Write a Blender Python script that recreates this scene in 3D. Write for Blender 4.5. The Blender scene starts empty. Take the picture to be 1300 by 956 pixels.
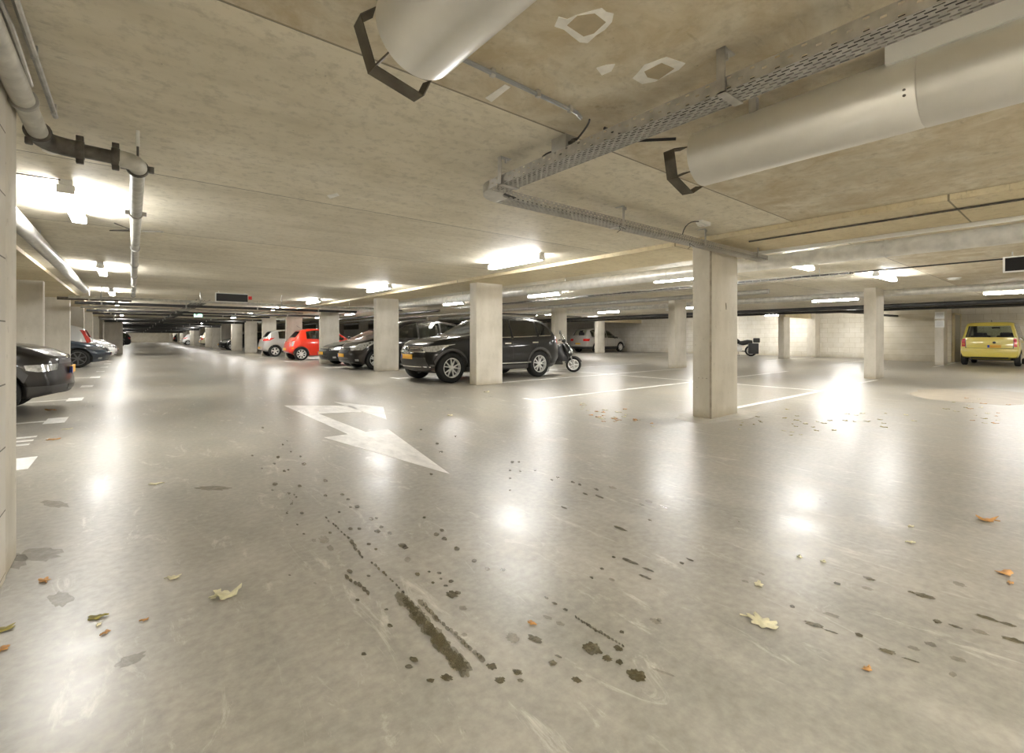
import bpy, bmesh, math, random
from mathutils import Vector, Matrix
from mathutils.bvhtree import BVHTree
from mathutils.geometry import tessellate_polygon
random.seed(7)
PI = math.pi
SC = bpy.context.scene
COL = SC.collection

# ---------------------------------------------------------------- survey of the place
F, PX, HY, CH = 596.0, 650.0, 428.0, 1.08      # focal length (px), centre, horizon, eye height
YAW = math.atan(483.0/596.0)
SN, CS = math.sin(YAW), math.cos(YAW)
def gp(px, py, Z=0.0):
    """point of the garage at height Z measured from the photograph"""
    D = F*(CH-Z)/(py-HY)
    R = (px-PX)/F*D
    return Vector((SN*D+CS*R, CS*D-SN*R, Z))
CZ = 2.37            # main ceiling
SOF = 2.31           # lowered strips
XW, YE = 29.3, 122.0 # far right wall, far end wall

# ---------------------------------------------------------------- materials
def new_mat(name):
    m = bpy.data.materials.new(name); m.use_nodes = True
    nt = m.node_tree
    return m, nt, nt.nodes['Principled BSDF']
def simple(name, col, rough=0.5, metal=0.0, coat=0.0, spec=0.5, var=0.0, scale=8.0, bump=0.0):
    m, nt, b = new_mat(name)
    b.inputs['Base Color'].default_value = (*col, 1)
    b.inputs['Roughness'].default_value = rough
    b.inputs['Metallic'].default_value = metal
    b.inputs['Coat Weight'].default_value = coat
    b.inputs['Coat Roughness'].default_value = 0.04
    b.inputs['Specular IOR Level'].default_value = spec
    if var > 0 or bump > 0:
        tc = nt.nodes.new('ShaderNodeTexCoord')
        n = nt.nodes.new('ShaderNodeTexNoise'); n.inputs['Scale'].default_value = scale
        n.inputs['Detail'].default_value = 5
        nt.links.new(tc.outputs['Object'], n.inputs['Vector'])
        if var > 0:
            r = nt.nodes.new('ShaderNodeValToRGB')
            r.color_ramp.elements[0].position = 0.3; r.color_ramp.elements[1].position = 0.7
            r.color_ramp.elements[0].color = (*[c*(1-var) for c in col], 1)
            r.color_ramp.elements[1].color = (*[min(1, c*(1+var)) for c in col], 1)
            nt.links.new(n.outputs['Fac'], r.inputs['Fac'])
            nt.links.new(r.outputs['Color'], b.inputs['Base Color'])
        if bump > 0:
            bp = nt.nodes.new('ShaderNodeBump'); bp.inputs['Strength'].default_value = bump
            bp.inputs['Distance'].default_value = 0.01
            nt.links.new(n.outputs['Fac'], bp.inputs['Height']); nt.links.new(bp.outputs['Normal'], b.inputs['Normal'])
    return m
def emis(name, col, strength):
    m, nt, b = new_mat(name)
    b.inputs['Base Color'].default_value = (0.9, 0.9, 0.9, 1)
    b.inputs['Emission Color'].default_value = (*col, 1)
    b.inputs['Emission Strength'].default_value = strength
    return m
class NT:
    """small node-graph helper"""
    def __init__(s, nt): s.nt = nt
    def n(s, t, **kw):
        nd = s.nt.nodes.new(t)
        for k, v in kw.items(): setattr(nd, k, v)
        return nd
    def l(s, a, b): s.nt.links.new(a, b)
    def noise(s, vec, scale, detail=6, rough=0.55, dist=0.0):
        n = s.n('ShaderNodeTexNoise'); n.inputs['Scale'].default_value = scale
        n.inputs['Detail'].default_value = detail; n.inputs['Roughness'].default_value = rough
        n.inputs['Distortion'].default_value = dist
        s.l(vec, n.inputs['Vector']); return n.outputs['Fac']
    def mapv(s, vec, sc=(1, 1, 1), loc=(0, 0, 0), rot=(0, 0, 0)):
        m = s.n('ShaderNodeMapping'); m.inputs['Scale'].default_value = sc
        m.inputs['Location'].default_value = loc; m.inputs['Rotation'].default_value = rot
        s.l(vec, m.inputs['Vector']); return m.outputs['Vector']
    def ramp(s, fac, stops):
        r = s.n('ShaderNodeValToRGB'); e = r.color_ramp.elements
        while len(e) < len(stops): e.new(0.5)
        for i, (p, c) in enumerate(stops):
            e[i].position = p; e[i].color = (*c, 1) if len(c) == 3 else c
        s.l(fac, r.inputs['Fac']); return r.outputs['Color']
    def val(s, v, inp):
        if isinstance(v, (int, float)): inp.default_value = v
        else: s.l(v, inp)
    def math(s, op, a, b=0.0, c=0.0):
        m = s.n('ShaderNodeMath', operation=op)
        for i, v in enumerate((a, b, c)): s.val(v, m.inputs[i])
        return m.outputs[0]
    def mix(s, fac, a, b, bt='MIX'):
        m = s.n('ShaderNodeMix', data_type='RGBA', blend_type=bt)
        s.val(fac, m.inputs[0])
        for v, i in ((a, 6), (b, 7)):
            if isinstance(v, tuple): m.inputs[i].default_value = (*v, 1)
            else: s.l(v, m.inputs[i])
        return m.outputs[2]
    def bump(s, h, b, strength=0.2, dist=0.01):
        bp = s.n('ShaderNodeBump'); bp.inputs['Strength'].default_value = strength
        bp.inputs['Distance'].default_value = dist
        s.l(h, bp.inputs['Height']); s.l(bp.outputs['Normal'], b.inputs['Normal'])

def mat_ceiling(name, dark, mid, light, j0, jw, blot=True):
    m, nt, b = new_mat(name); g = NT(nt)
    tc = g.n('ShaderNodeTexCoord').outputs['Object']
    sep = g.n('ShaderNodeSeparateXYZ'); g.l(tc, sep.inputs[0])
    f1 = g.noise(g.mapv(tc, (0.5, 2.2, 1), rot=(0, 0, 0.12)), 2.2, 8, 0.62)
    f2 = g.noise(tc, 1.1, 6, 0.6)
    f3 = g.noise(g.mapv(tc, (1.6, 9.0, 1), rot=(0, 0, 0.18)), 3.0, 5, 0.7)
    c = g.ramp(f1, [(0.28, dark), (0.5, mid), (0.74, light)])
    c = g.mix(0.5, c, g.ramp(f2, [(0.32, dark), (0.52, mid), (0.72, light)]))
    # dark brush-like smears of the formwork
    sm = g.math('MULTIPLY', g.ramp(f3, [(0.60, (0, 0, 0)), (0.74, (1, 1, 1))]), g.ramp(f2, [(0.42, (0, 0, 0)), (0.6, (1, 1, 1))]))
    c = g.mix(g.math('MULTIPLY', sm, 0.7), c, tuple(v*0.5 for v in dark))
    f6 = g.noise(tc, 14, 6, 0.7)
    c = g.mix(g.ramp(f6, [(0.34, (.45, .45, .45)), (0.5, (0, 0, 0))]), c, tuple(v*0.72 for v in dark))
    # tone per precast slab, thin joints between slabs
    u = g.math('DIVIDE', g.math('SUBTRACT', sep.outputs['Y'], j0), jw)
    cell = g.math('FLOOR', u); fr = g.math('FRACT', u)
    wn = g.n('ShaderNodeTexWhiteNoise', noise_dimensions='1D'); g.l(cell, wn.inputs['W'])
    tone = g.math('MULTIPLY_ADD', wn.outputs['Value'], 0.16, 0.90)
    c = g.mix(1.0, c, tone, 'MULTIPLY')
    d = g.math('MINIMUM', fr, g.math('SUBTRACT', 1.0, fr))
    j = g.math('LESS_THAN', d, 0.0028)
    c = g.mix(g.math('MULTIPLY', j, 0.8), c, tuple(v*0.22 for v in dark))
    if blot:   # the slab nearest the camera is browner and blotched
        near = g.math('LESS_THAN', sep.outputs['Y'], j0)
        f4 = g.noise(tc, 2.6, 9, 0.68, 0.6)
        c = g.mix(g.math('MULTIPLY', near, g.ramp(f4, [(0.35, (.75, .75, .75)), (0.62, (0, 0, 0))])), c, (0.46, 0.365, 0.21))
        f5 = g.noise(tc, 5.5, 6, 0.7)
        c = g.mix(g.math('MULTIPLY', near, g.ramp(f5, [(0.60, (0, 0, 0)), (0.72, (.5, .5, .5))])), c, (0.24, 0.175, 0.09))
    pits = g.n('ShaderNodeTexVoronoi'); pits.inputs['Scale'].default_value = 7.0; g.l(tc, pits.inputs['Vector'])
    c = g.mix(g.math('MULTIPLY', g.math('LESS_THAN', pits.outputs['Distance'], 0.035), 0.5), c, tuple(v*0.35 for v in dark))
    g.l(c, b.inputs['Base Color'])
    b.inputs['Roughness'].default_value = 0.62
    b.inputs['Specular IOR Level'].default_value = 0.35
    g.bump(f1, b, 0.15, 0.01)
    return m
def mat_concrete(name, dark, mid, light, scale=3.0, dirt=True, sheen=0.7):
    m, nt, b = new_mat(name); g = NT(nt)
    tc = g.n('ShaderNodeTexCoord').outputs['Object']
    f1 = g.noise(g.mapv(tc, (1, 1, 0.55)), scale, 8, 0.6)
    f2 = g.noise(tc, scale*8, 4, 0.6)
    c = g.ramp(f1, [(0.3, dark), (0.5, mid), (0.72, light)])
    c = g.mix(g.ramp(f2, [(0.62, (0, 0, 0)), (0.72, (.35, .35, .35))]), c, tuple(v*0.55 for v in dark))
    v = g.n('ShaderNodeTexVoronoi'); v.inputs['Scale'].default_value = 6.5; g.l(tc, v.inputs['Vector'])
    c = g.mix(g.math('MULTIPLY', g.math('LESS_THAN', v.outputs['Distance'], 0.05), 0.5), c, tuple(x*0.4 for x in dark))
    if dirt:
        sep = g.n('ShaderNodeSeparateXYZ'); g.l(tc, sep.inputs[0])
        h = g.math('ADD', sep.outputs['Z'], g.math('MULTIPLY', f1, 0.16))
        c = g.mix(g.ramp(h, [(0.05, (.55, .55, .55)), (0.21, (0, 0, 0))]), c, (0.30, 0.24, 0.12))
    g.l(c, b.inputs['Base Color']); b.inputs['Roughness'].default_value = sheen
    g.bump(f1, b, 0.12, 0.008)
    return m
def mat_floor(name):
    m, nt, b = new_mat(name); g = NT(nt)
    tc = g.n('ShaderNodeTexCoord').outputs['Object']
    f1 = g.noise(tc, 0.55, 7, 0.55)
    f2 = g.noise(g.mapv(tc, (1.0, 0.5, 1), rot=(0, 0, 0.5)), 3.0, 8, 0.62, 0.4)
    f3 = g.noise(tc, 26, 4, 0.6)
    c = g.ramp(f1, [(0.32, (0.205, 0.200, 0.170)), (0.5, (0.285, 0.266, 0.222)), (0.68, (0.375, 0.336, 0.268))])
    c = g.mix(0.48, c, g.ramp(f2, [(0.36, (0.150, 0.145, 0.120)), (0.52, (0.285, 0.266, 0.222)), (0.66, (0.44, 0.408, 0.342))]))
    c = g.mix(0.28, c, g.ramp(f3, [(0.3, (0.17, 0.16, 0.135)), (0.7, (0.50, 0.47, 0.41))]))
    # scuffed pale swirls
    f4 = g.noise(g.mapv(tc, (1.2, 0.35, 1), rot=(0, 0, -0.6)), 5.0, 10, 0.75, 1.2)
    c = g.mix(g.ramp(f4, [(0.57, (0, 0, 0)), (0.70, (.55, .55, .55))]), c, (0.68, 0.655, 0.585))
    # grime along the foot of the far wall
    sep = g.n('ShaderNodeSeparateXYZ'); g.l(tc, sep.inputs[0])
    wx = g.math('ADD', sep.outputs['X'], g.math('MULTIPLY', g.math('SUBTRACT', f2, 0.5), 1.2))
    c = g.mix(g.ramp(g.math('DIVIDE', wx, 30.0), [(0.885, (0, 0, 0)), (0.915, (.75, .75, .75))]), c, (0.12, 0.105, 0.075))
    g.l(c, b.inputs['Base Color'])
    r = g.math('MULTIPLY_ADD', f2, 0.34, 0.13)
    r = g.math('ADD', r, g.math('MULTIPLY', f1, 0.10))
    g.l(r, b.inputs['Roughness'])
    b.inputs['Specular IOR Level'].default_value = 0.62
    g.bump(g.math('ADD', f2, g.math('MULTIPLY', f1, 1.5)), b, 0.06, 0.02)
    return m
def mat_block(name, col, mortar, bw, bh, axis='Y', gapw=0.006, dz=0.0):
    m, nt, b = new_mat(name); g = NT(nt)
    tc = g.n('ShaderNodeTexCoord').outputs['Object']
    sep = g.n('ShaderNodeSeparateXYZ'); g.l(tc, sep.inputs[0])
    cb = g.n('ShaderNodeCombineXYZ'); g.l(sep.outputs[axis], cb.inputs[0]); g.l(g.math('SUBTRACT', sep.outputs['Z'], dz), cb.inputs[1])
    br = g.n('ShaderNodeTexBrick')
    br.inputs['Scale'].default_value = 1.0; br.inputs['Brick Width'].default_value = bw
    br.inputs['Row Height'].default_value = bh; br.inputs['Mortar Size'].default_value = gapw
    br.inputs['Mortar Smooth'].default_value = 0.1
    br.inputs['Color1'].default_value = (*col, 1); br.inputs['Color2'].default_value = (*[c*0.93 for c in col], 1)
    br.inputs['Mortar'].default_value = (*mortar, 1)
    g.l(cb.outputs[0], br.inputs['Vector'])
    f = g.noise(tc, 2.2, 7, 0.6)
    c = g.mix(1.0, br.outputs['Color'], g.ramp(f, [(0.3, (.86, .84, .78)), (0.7, (1, 1, 1))]), 'MULTIPLY')
    h = g.math('ADD', sep.outputs['Z'], g.math('MULTIPLY', f, 0.3))
    c = g.mix(g.ramp(h, [(0.12, (.5, .5, .5)), (0.42, (0, 0, 0))]), c, (0.42, 0.36, 0.24))
    g.l(c, b.inputs['Base Color']); b.inputs['Roughness'].default_value = 0.6
    g.bump(g.math('SUBTRACT', 1.0, br.outputs['Fac']), b, 0.4, 0.006)
    return m
def mat_brushed(name, col, r0=0.22, r1=0.4):
    m, nt, b = new_mat(name); g = NT(nt)
    tc = g.n('ShaderNodeTexCoord').outputs['Object']
    f = g.noise(g.mapv(tc, (30, 1.5, 30)), 2.0, 5, 0.6)
    f2 = g.noise(tc, 2.5, 5, 0.6)
    g.l(g.ramp(f2, [(0.3, tuple(c*0.85 for c in col)), (0.7, col)]), b.inputs['Base Color'])
    b.inputs['Metallic'].default_value = 0.62
    g.l(g.math('MULTIPLY_ADD', f, r1-r0, r0), b.inputs['Roughness'])
    g.bump(f2, b, 0.12, 0.02)
    return m
def mat_glass(name, tint, refl=0.06):
    m = bpy.data.materials.new(name); m.use_nodes = True
    nt = m.node_tree; nt.nodes.clear(); g = NT(nt)
    o = g.n('ShaderNodeOutputMaterial')
    t = g.n('ShaderNodeBsdfTransparent'); t.inputs[0].default_value = (*tint, 1)
    gl = g.n('ShaderNodeBsdfGlossy'); gl.inputs['Color'].default_value = (1, 1, 1, 1); gl.inputs['Roughness'].default_value = 0.03
    fr = g.n('ShaderNodeFresnel'); fr.inputs['IOR'].default_value = 1.5
    mx = g.n('ShaderNodeMixShader')
    ge = g.n('ShaderNodeNewGeometry')
    g.l(g.math('MULTIPLY', g.math('MINIMUM', g.math('ADD', fr.outputs[0], refl), 1.0), g.math('SUBTRACT', 1.0, ge.outputs['Backfacing'])), mx.inputs[0])
    g.l(t.outputs[0], mx.inputs[1]); g.l(gl.outputs[0], mx.inputs[2]); g.l(mx.outputs[0], o.inputs[0])
    return m
def mat_stain(name, col, amount, rough):
    m, nt, b = new_mat(name); g = NT(nt)
    tc = g.n('ShaderNodeTexCoord').outputs['Object']
    f = g.noise(tc, 22, 6, 0.7)
    b.inputs['Base Color'].default_value = (*col, 1); b.inputs['Roughness'].default_value = rough
    g.l(g.math('MULTIPLY', g.ramp(f, [(0.30, (.45, .45, .45)), (0.55, (1, 1, 1))]), amount), b.inputs['Alpha'])
    return m
def mat_worn(name, col, wear):
    m, nt, b = new_mat(name); g = NT(nt)
    tc = g.n('ShaderNodeTexCoord').outputs['Object']
    f = g.noise(g.mapv(tc, (1, .35, 1)), 7, 8, 0.7)
    b.inputs['Base Color'].default_value = (*col, 1); b.inputs['Roughness'].default_value = 0.42
    g.l(g.ramp(f, [(0.30, (wear,)*3), (0.58, (0.95,)*3)]), b.inputs['Alpha'])
    return m

M = {}
M['ceil'] = mat_ceiling('ceiling concrete', (0.58, 0.53, 0.41), (0.76, 0.705, 0.575), (0.86, 0.815, 0.70), 2.10, 2.56)
M['soffit'] = mat_ceiling('yellowish soffit concrete', (0.60, 0.50, 0.31), (0.70, 0.61, 0.41), (0.76, 0.68, 0.48), 3.55, 2.74, False)
M['column'] = mat_concrete('column concrete', (0.50, 0.465, 0.385), (0.615, 0.575, 0.49), (0.70, 0.66, 0.58), 2.2)
M['chamfer'] = simple('dark column edge', (0.34, 0.30, 0.23), 0.7, var=0.3)
M['floor'] = mat_floor('polished concrete floor')
M['blocks'] = mat_block('pale block wall', (0.80, 0.765, 0.69), (0.56, 0.50, 0.40), 0.50, 0.262, 'Y')
M['blocksx'] = mat_block('pale block wall end', (0.74, 0.69, 0.58), (0.5, 0.44, 0.33), 0.50, 0.262, 'X')
M['nearblock'] = mat_block('near block wall', (0.66, 0.63, 0.57), (0.16, 0.14, 0.11), 0.9, 0.28, 'Y', 0.0035, 0.03)
M['steel'] = mat_brushed('brushed fan steel', (0.86, 0.85, 0.81), 0.26, 0.42)
M['galv'] = simple('galvanised steel', (0.50, 0.49, 0.46), 0.38, 0.75, var=0.18, scale=14)
M['galvdk'] = simple('tray steel', (0.42, 0.41, 0.38), 0.42, 0.7, var=0.15, scale=10)
M['iron'] = simple('dark cast pipe', (0.11, 0.10, 0.085), 0.5, 0.4, var=0.4, scale=20, bump=0.2)
M['pipegrey'] = simple('weathered pale pipe', (0.52, 0.51, 0.46), 0.45, 0.2, var=0.22, scale=12, bump=0.15)
M['lagging'] = simple('silver pipe lagging', (0.70, 0.69, 0.65), 0.40, 0.40, var=0.15, scale=9, bump=0.6)
M['blackpipe'] = simple('black pipe', (0.025, 0.025, 0.024), 0.45, var=0.3)
M['cable'] = simple('dark cable', (0.05, 0.05, 0.048), 0.5)
M['conduit'] = simple('grey conduit', (0.30, 0.31, 0.32), 0.4)
M['white'] = simple('white enamel', (0.78, 0.78, 0.75), 0.35)
M['plaster'] = simple('plaster filler', (0.88, 0.87, 0.83), 0.8, var=0.12, scale=14)
M['filler'] = simple('tan filler square', (0.46, 0.39, 0.27), 0.8, var=0.1, scale=14)
M['tube'] = emis('lit fluorescent tube', (1.0, 0.985, 0.96), 56.0)
M['rust'] = simple('dark sheet steel', (0.095, 0.08, 0.055), 0.42, 0.6, var=0.45, scale=9)
M['black'] = simple('black plastic', (0.018, 0.018, 0.018), 0.35)
M['led'] = simple('dark display panel', (0.006, 0.006, 0.007), 0.3)
M['paintline'] = mat_worn('worn white road paint', (0.92, 0.91, 0.87), 0.75)
M['arrow'] = mat_worn('faded white arrow paint', (0.90, 0.88, 0.84), 0.70)
M['stain'] = mat_stain('wet stain', (0.085, 0.068, 0.026), 0.85, 0.25)
M['stainf'] = mat_stain('faint stain', (0.17, 0.135, 0.07), 0.36, 0.35)
M['greenlit'] = emis('exit sign lit face', (0.35, 0.95, 0.70), 2.2)
M['paper'] = simple('white paper notice', (0.82, 0.82, 0.80), 0.6)
M['ink'] = simple('grey ink', (0.42, 0.42, 0.44), 0.6)
M['door'] = simple('grey painted door', (0.42, 0.40, 0.32), 0.5, var=0.05)
# vehicles
M['rubber'] = simple('tyre rubber', (0.016, 0.016, 0.015), 0.7, spec=0.3)
M['alloy'] = simple('alloy', (0.80, 0.79, 0.76), 0.35, 0.35)
M['alloydk'] = simple('dark alloy', (0.16, 0.16, 0.16), 0.35, 0.7)
M['brake'] = simple('wheel shadow disc', (0.035, 0.034, 0.032), 0.6, 0.3)
M['chrome'] = simple('chrome', (0.85, 0.85, 0.83), 0.10, 1.0)
M['trim'] = simple('dark grey plastic trim', (0.055, 0.053, 0.05), 0.5)
M['cabin'] = simple('cabin lining', (0.10, 0.095, 0.085), 0.7)
M['seat'] = simple('dark seat fabric', (0.035, 0.034, 0.033), 0.8)
M['glass'] = mat_glass('tinted car glass', (0.55, 0.60, 0.56))
M['glassdk'] = mat_glass('privacy car glass', (0.16, 0.17, 0.17))
M['glasslt'] = mat_glass('clear car glass', (0.90, 0.93, 0.88))
M['lamp'] = simple('headlamp glass', (0.62, 0.63, 0.62), 0.10, 0.55, 1.0, var=0.35, scale=22)
M['lampdk'] = simple('smoked headlamp glass', (0.10, 0.10, 0.10), 0.08, 0.3, 1.0)
M['red'] = simple('red lamp lens', (0.62, 0.025, 0.02), 0.12, 0, 1.0)
M['plate'] = simple('yellow number plate', (0.78, 0.42, 0.03), 0.4)
M['plateblue'] = simple('blue plate band', (0.03, 0.07, 0.35), 0.4)
M['orange'] = simple('orange lens', (0.8, 0.25, 0.02), 0.2, 0, 1.0)
def paint(name, col, metal=0.35, rough=0.28, coat=1.0, spec=.5):
    return simple(name, col, rough, metal, coat, spec)
M['p_black'] = paint('black car paint', (0.006, 0.006, 0.0055), 0.0, .3, .75, .2)
M['p_brown'] = paint('black brown car paint', (0.010, 0.008, 0.0065), 0.0, .3, .75, .2)
M['p_blue'] = paint('dark blue grey car paint', (0.018, 0.026, 0.036), 0.2, .3, .8, .3)
M['p_red'] = paint('red car paint', (0.72, 0.035, 0.012), 0.0)
M['p_yel'] = paint('yellow car paint', (0.74, 0.61, 0.11), 0.0)
M['p_silver'] = paint('silver car paint', (0.55, 0.55, 0.53), 0.6)
M['p_grey'] = paint('warm grey car paint', (0.52, 0.50, 0.46), 0.5)
M['p_white'] = paint('white car paint', (0.74, 0.74, 0.72), 0.0)
M['p_beige'] = paint('beige car paint', (0.44, 0.40, 0.28), 0.5)
M['leafpale'] = simple('pale dry leaf', (0.62, 0.58, 0.38), 0.7, var=0.2, scale=40)
M['leafor'] = simple('orange brown leaf', (0.50, 0.26, 0.08), 0.7, var=0.3, scale=40)
M['leafgr'] = simple('olive leaf', (0.28, 0.24, 0.06), 0.7, var=0.3, scale=40)

# ---------------------------------------------------------------- mesh helpers
class MB:
    def __init__(s): s.bm = bmesh.new(); s.mi = 0
    def face(s, pts, mi=None):
        vs = [s.bm.verts.new(p) for p in pts]
        f = s.bm.faces.new(vs); f.material_index = s.mi if mi is None else mi
        return f
    def box(s, lo, hi, bev=0.0):
        x0, y0, z0 = lo; x1, y1, z1 = hi
        v = [s.bm.verts.new(p) for p in ((x0,y0,z0),(x1,y0,z0),(x1,y1,z0),(x0,y1,z0),(x0,y0,z1),(x1,y0,z1),(x1,y1,z1),(x0,y1,z1))]
        fs = [s.bm.faces.new([v[i] for i in q]) for q in ((0,3,2,1),(4,5,6,7),(0,1,5,4),(1,2,6,5),(2,3,7,6),(3,0,4,7))]
        for f in fs: f.material_index = s.mi
        if bev > 0:
            es = list({e for f in fs for e in f.edges})
            r = bmesh.ops.bevel(s.bm, geom=es, offset=bev, segments=2, affect='EDGES', profile=0.6)
            for f in r['faces']: f.material_index = s.mi
        return s
    def cbox(s, c, d, bev=0.0):
        return s.box([c[i]-d[i]/2 for i in range(3)], [c[i]+d[i]/2 for i in range(3)], bev)
    def ring(s, c, ax, u, r, n, ru=1.0):
        w = ax.cross(u).normalized()
        return [s.bm.verts.new(c + u*(r*ru*math.cos(2*PI*i/n)) + w*(r*math.sin(2*PI*i/n))) for i in range(n)]
    def bridge(s, a, b, mi=None):
        n = len(a)
        for i in range(n):
            f = s.bm.faces.new((a[i], a[(i+1) % n], b[(i+1) % n], b[i])); f.material_index = s.mi if mi is None else mi
    def cap(s, a, flip=False):
        f = s.bm.faces.new(a[::-1] if flip else a); f.material_index = s.mi
    def tube(s, pts, r, n=12, caps=True):
        """round tube along a polyline; r may be a list"""
        pts = [Vector(p) for p in pts]
        rr = r if isinstance(r, (list, tuple)) else [r]*len(pts)
        rings = []; u = None
        for i, p in enumerate(pts):
            if i == 0: d = pts[1]-p
            elif i == len(pts)-1: d = p-pts[i-1]
            else: d = (pts[i+1]-p).normalized()+(p-pts[i-1]).normalized()
            d = d.normalized() if d.length > 1e-9 else Vector((0, 0, 1))
            if u is None:
                u = Vector((0, 0, 1)) if abs(d.z) < 0.9 else Vector((1, 0, 0))
            u = (u - d*u.dot(d)).normalized()
            rings.append(s.ring(p, d, u, rr[i], n))
        for a, b in zip(rings, rings[1:]): s.bridge(a, b)
        if caps: s.cap(rings[0], True); s.cap(rings[-1])
        return s
    def lathe(s, c, ax, prof, n=32, closed=False):
        """prof: list of (distance along axis, radius)"""
        c = Vector(c); ax = Vector(ax).normalized()
        u = Vector((0, 0, 1)) if abs(ax.z) < 0.9 else Vector((1, 0, 0))
        u = (u-ax*u.dot(ax)).normalized()
        rings = [s.ring(c+ax*t, ax, u, max(r, 1e-4), n) for t, r in prof]
        for a, b in zip(rings, rings[1:]): s.bridge(a, b)
        if closed: s.bridge(rings[-1], rings[0])
        else: s.cap(rings[0], True); s.cap(rings[-1])
        return s
    def prism(s, poly, z0, z1):
        a = [s.bm.verts.new((x, y, z0)) for x, y in poly]; b = [s.bm.verts.new((x, y, z1)) for x, y in poly]
        s.bridge(a, b); s.cap(a, True); s.cap(b); return s
    def xf(s, mtx):
        bmesh.ops.transform(s.bm, matrix=mtx, verts=s.bm.verts); return s
    def build(s, name, mats, parent=None, smooth=35.0, loc=None, recalc=True):
        if recalc: bmesh.ops.recalc_face_normals(s.bm, faces=s.bm.faces)
        if smooth:
            lim = math.radians(smooth)
            for f in s.bm.faces: f.smooth = True
            for e in s.bm.edges:
                if len(e.link_faces) == 2:
                    if e.calc_face_angle(0) > lim: e.smooth = False
        me = bpy.data.meshes.new(name); s.bm.to_mesh(me); s.bm.free()
        for mm in (mats if isinstance(mats, (list, tuple)) else [mats]): me.materials.append(mm)
        o = bpy.data.objects.new(name, me); COL.objects.link(o)
        if parent: o.parent = parent
        if loc: o.location = loc
        return o
def tag(o, label=None, cat=None, group=None, kind=None):
    if label: o['label'] = label
    if cat: o['category'] = cat
    if group: o['group'] = group
    if kind: o['kind'] = kind
    return o
def empty(name, loc, rz=0.0, label=None, cat=None, group=None):
    o = bpy.data.objects.new(name, None); o.empty_display_size = 0.1; COL.objects.link(o)
    o.location = loc; o.rotation_euler = (0, 0, rz)
    return tag(o, label, cat, group)
def copy_tree(o, parent=None):
    c = o.copy(); COL.objects.link(c); c.parent = parent
    for ch in list(KIDS.get(o.name, [])): pass
    for ch in [k for k in ALLKIDS(o)]: copy_tree(ch, c)
    return c
KIDS = {}
def ALLKIDS(o): return list(o.children)
def bez(p0, p1, p2, n=6):
    p0, p1, p2 = Vector(p0), Vector(p1), Vector(p2)
    return [p0*(1-t)**2+p1*(2*t*(1-t))+p2*t*t for t in [i/n for i in range(n+1)]]
# ================================================================= THE SETTING
def struct(o): o['kind'] = 'structure'; return o
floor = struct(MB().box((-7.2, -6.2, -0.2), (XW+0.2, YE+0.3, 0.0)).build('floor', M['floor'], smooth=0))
ceil_ = struct(MB().box((-7.2, -6.2, CZ), (XW+0.2, YE+0.3, CZ+0.25)).build('ceiling', M['ceil'], smooth=0))
m = MB(); m.box((5.72, -6.0, SOF), (6.98, YE-0.1, CZ-0.002)); struct(m.build('trim_1', M['soffit'], smooth=0))
m = MB(); m.box((-6.9, 3.4, SOF), (-1.25, YE-0.1, CZ-0.002)); struct(m.build('trim_2', M['soffit'], smooth=0))
m = MB(); m.box((XW, -6.0, 0.0), (XW+0.2, YE, CZ)); struct(m.build('wall_right', M['blocks'], smooth=0))
m = MB(); m.box((-7.0, YE, 0.0), (XW, YE+0.2, CZ)); struct(m.build('wall_end', M['blocksx'], smooth=0))
m = MB(); m.box((-7.0, 3.5, 0.0), (-6.8, YE, CZ)); struct(m.build('wall_left', M['blocks'], smooth=0))
m = MB(); m.box((-7.0, 3.3, 0.0), (-0.70, 3.5, CZ)); struct(m.build('wall_partition', M['blocksx'], smooth=0))
m = MB(); m.box((-0.70, -6.0, 0.0), (-0.437, 3.05, 2.27)); struct(m.build('wall_near', M['nearblock'], smooth=0))
m = MB(); m.box((-0.72, -6.2, 0.0), (XW+0.2, -6.0, CZ)); struct(m.build('wall_rear', M['blocksx'], smooth=0))
# plinth of the far wall and the lobby that juts out beside the yellow car
m = MB(); m.box((XW-0.05, 3.8, 0.0), (XW, YE, 0.27)); struct(m.build('baseboard_right', M['blocks'], smooth=0))
m = MB(); m.box((27.35, 3.78, 0.0), (XW, 6.2, CZ)); struct(m.build('wall_lobby', M['blocksx'], smooth=0))
m = MB(); m.box((27.60, 3.72, 0.0), (29.05, 3.78, 2.06))
d = struct(m.build('door_1', M['door'], smooth=0))
m = MB(); m.box((27.50, 3.70, 0.0), (27.60, 3.78, 2.12)); m.box((29.05, 3.70, 0.0), (29.15, 3.78, 2.12)); m.box((27.50, 3.70, 2.06), (29.15, 3.78, 2.12))
m.build('door_frame', M['soffit'], d, smooth=0)
m = MB(); m.tube([(27.72, 3.72, 1.02), (27.72, 3.66, 1.02), (27.86, 3.66, 1.02)], 0.012, 8); m.build('door_handle', M['galv'], d)

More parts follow.
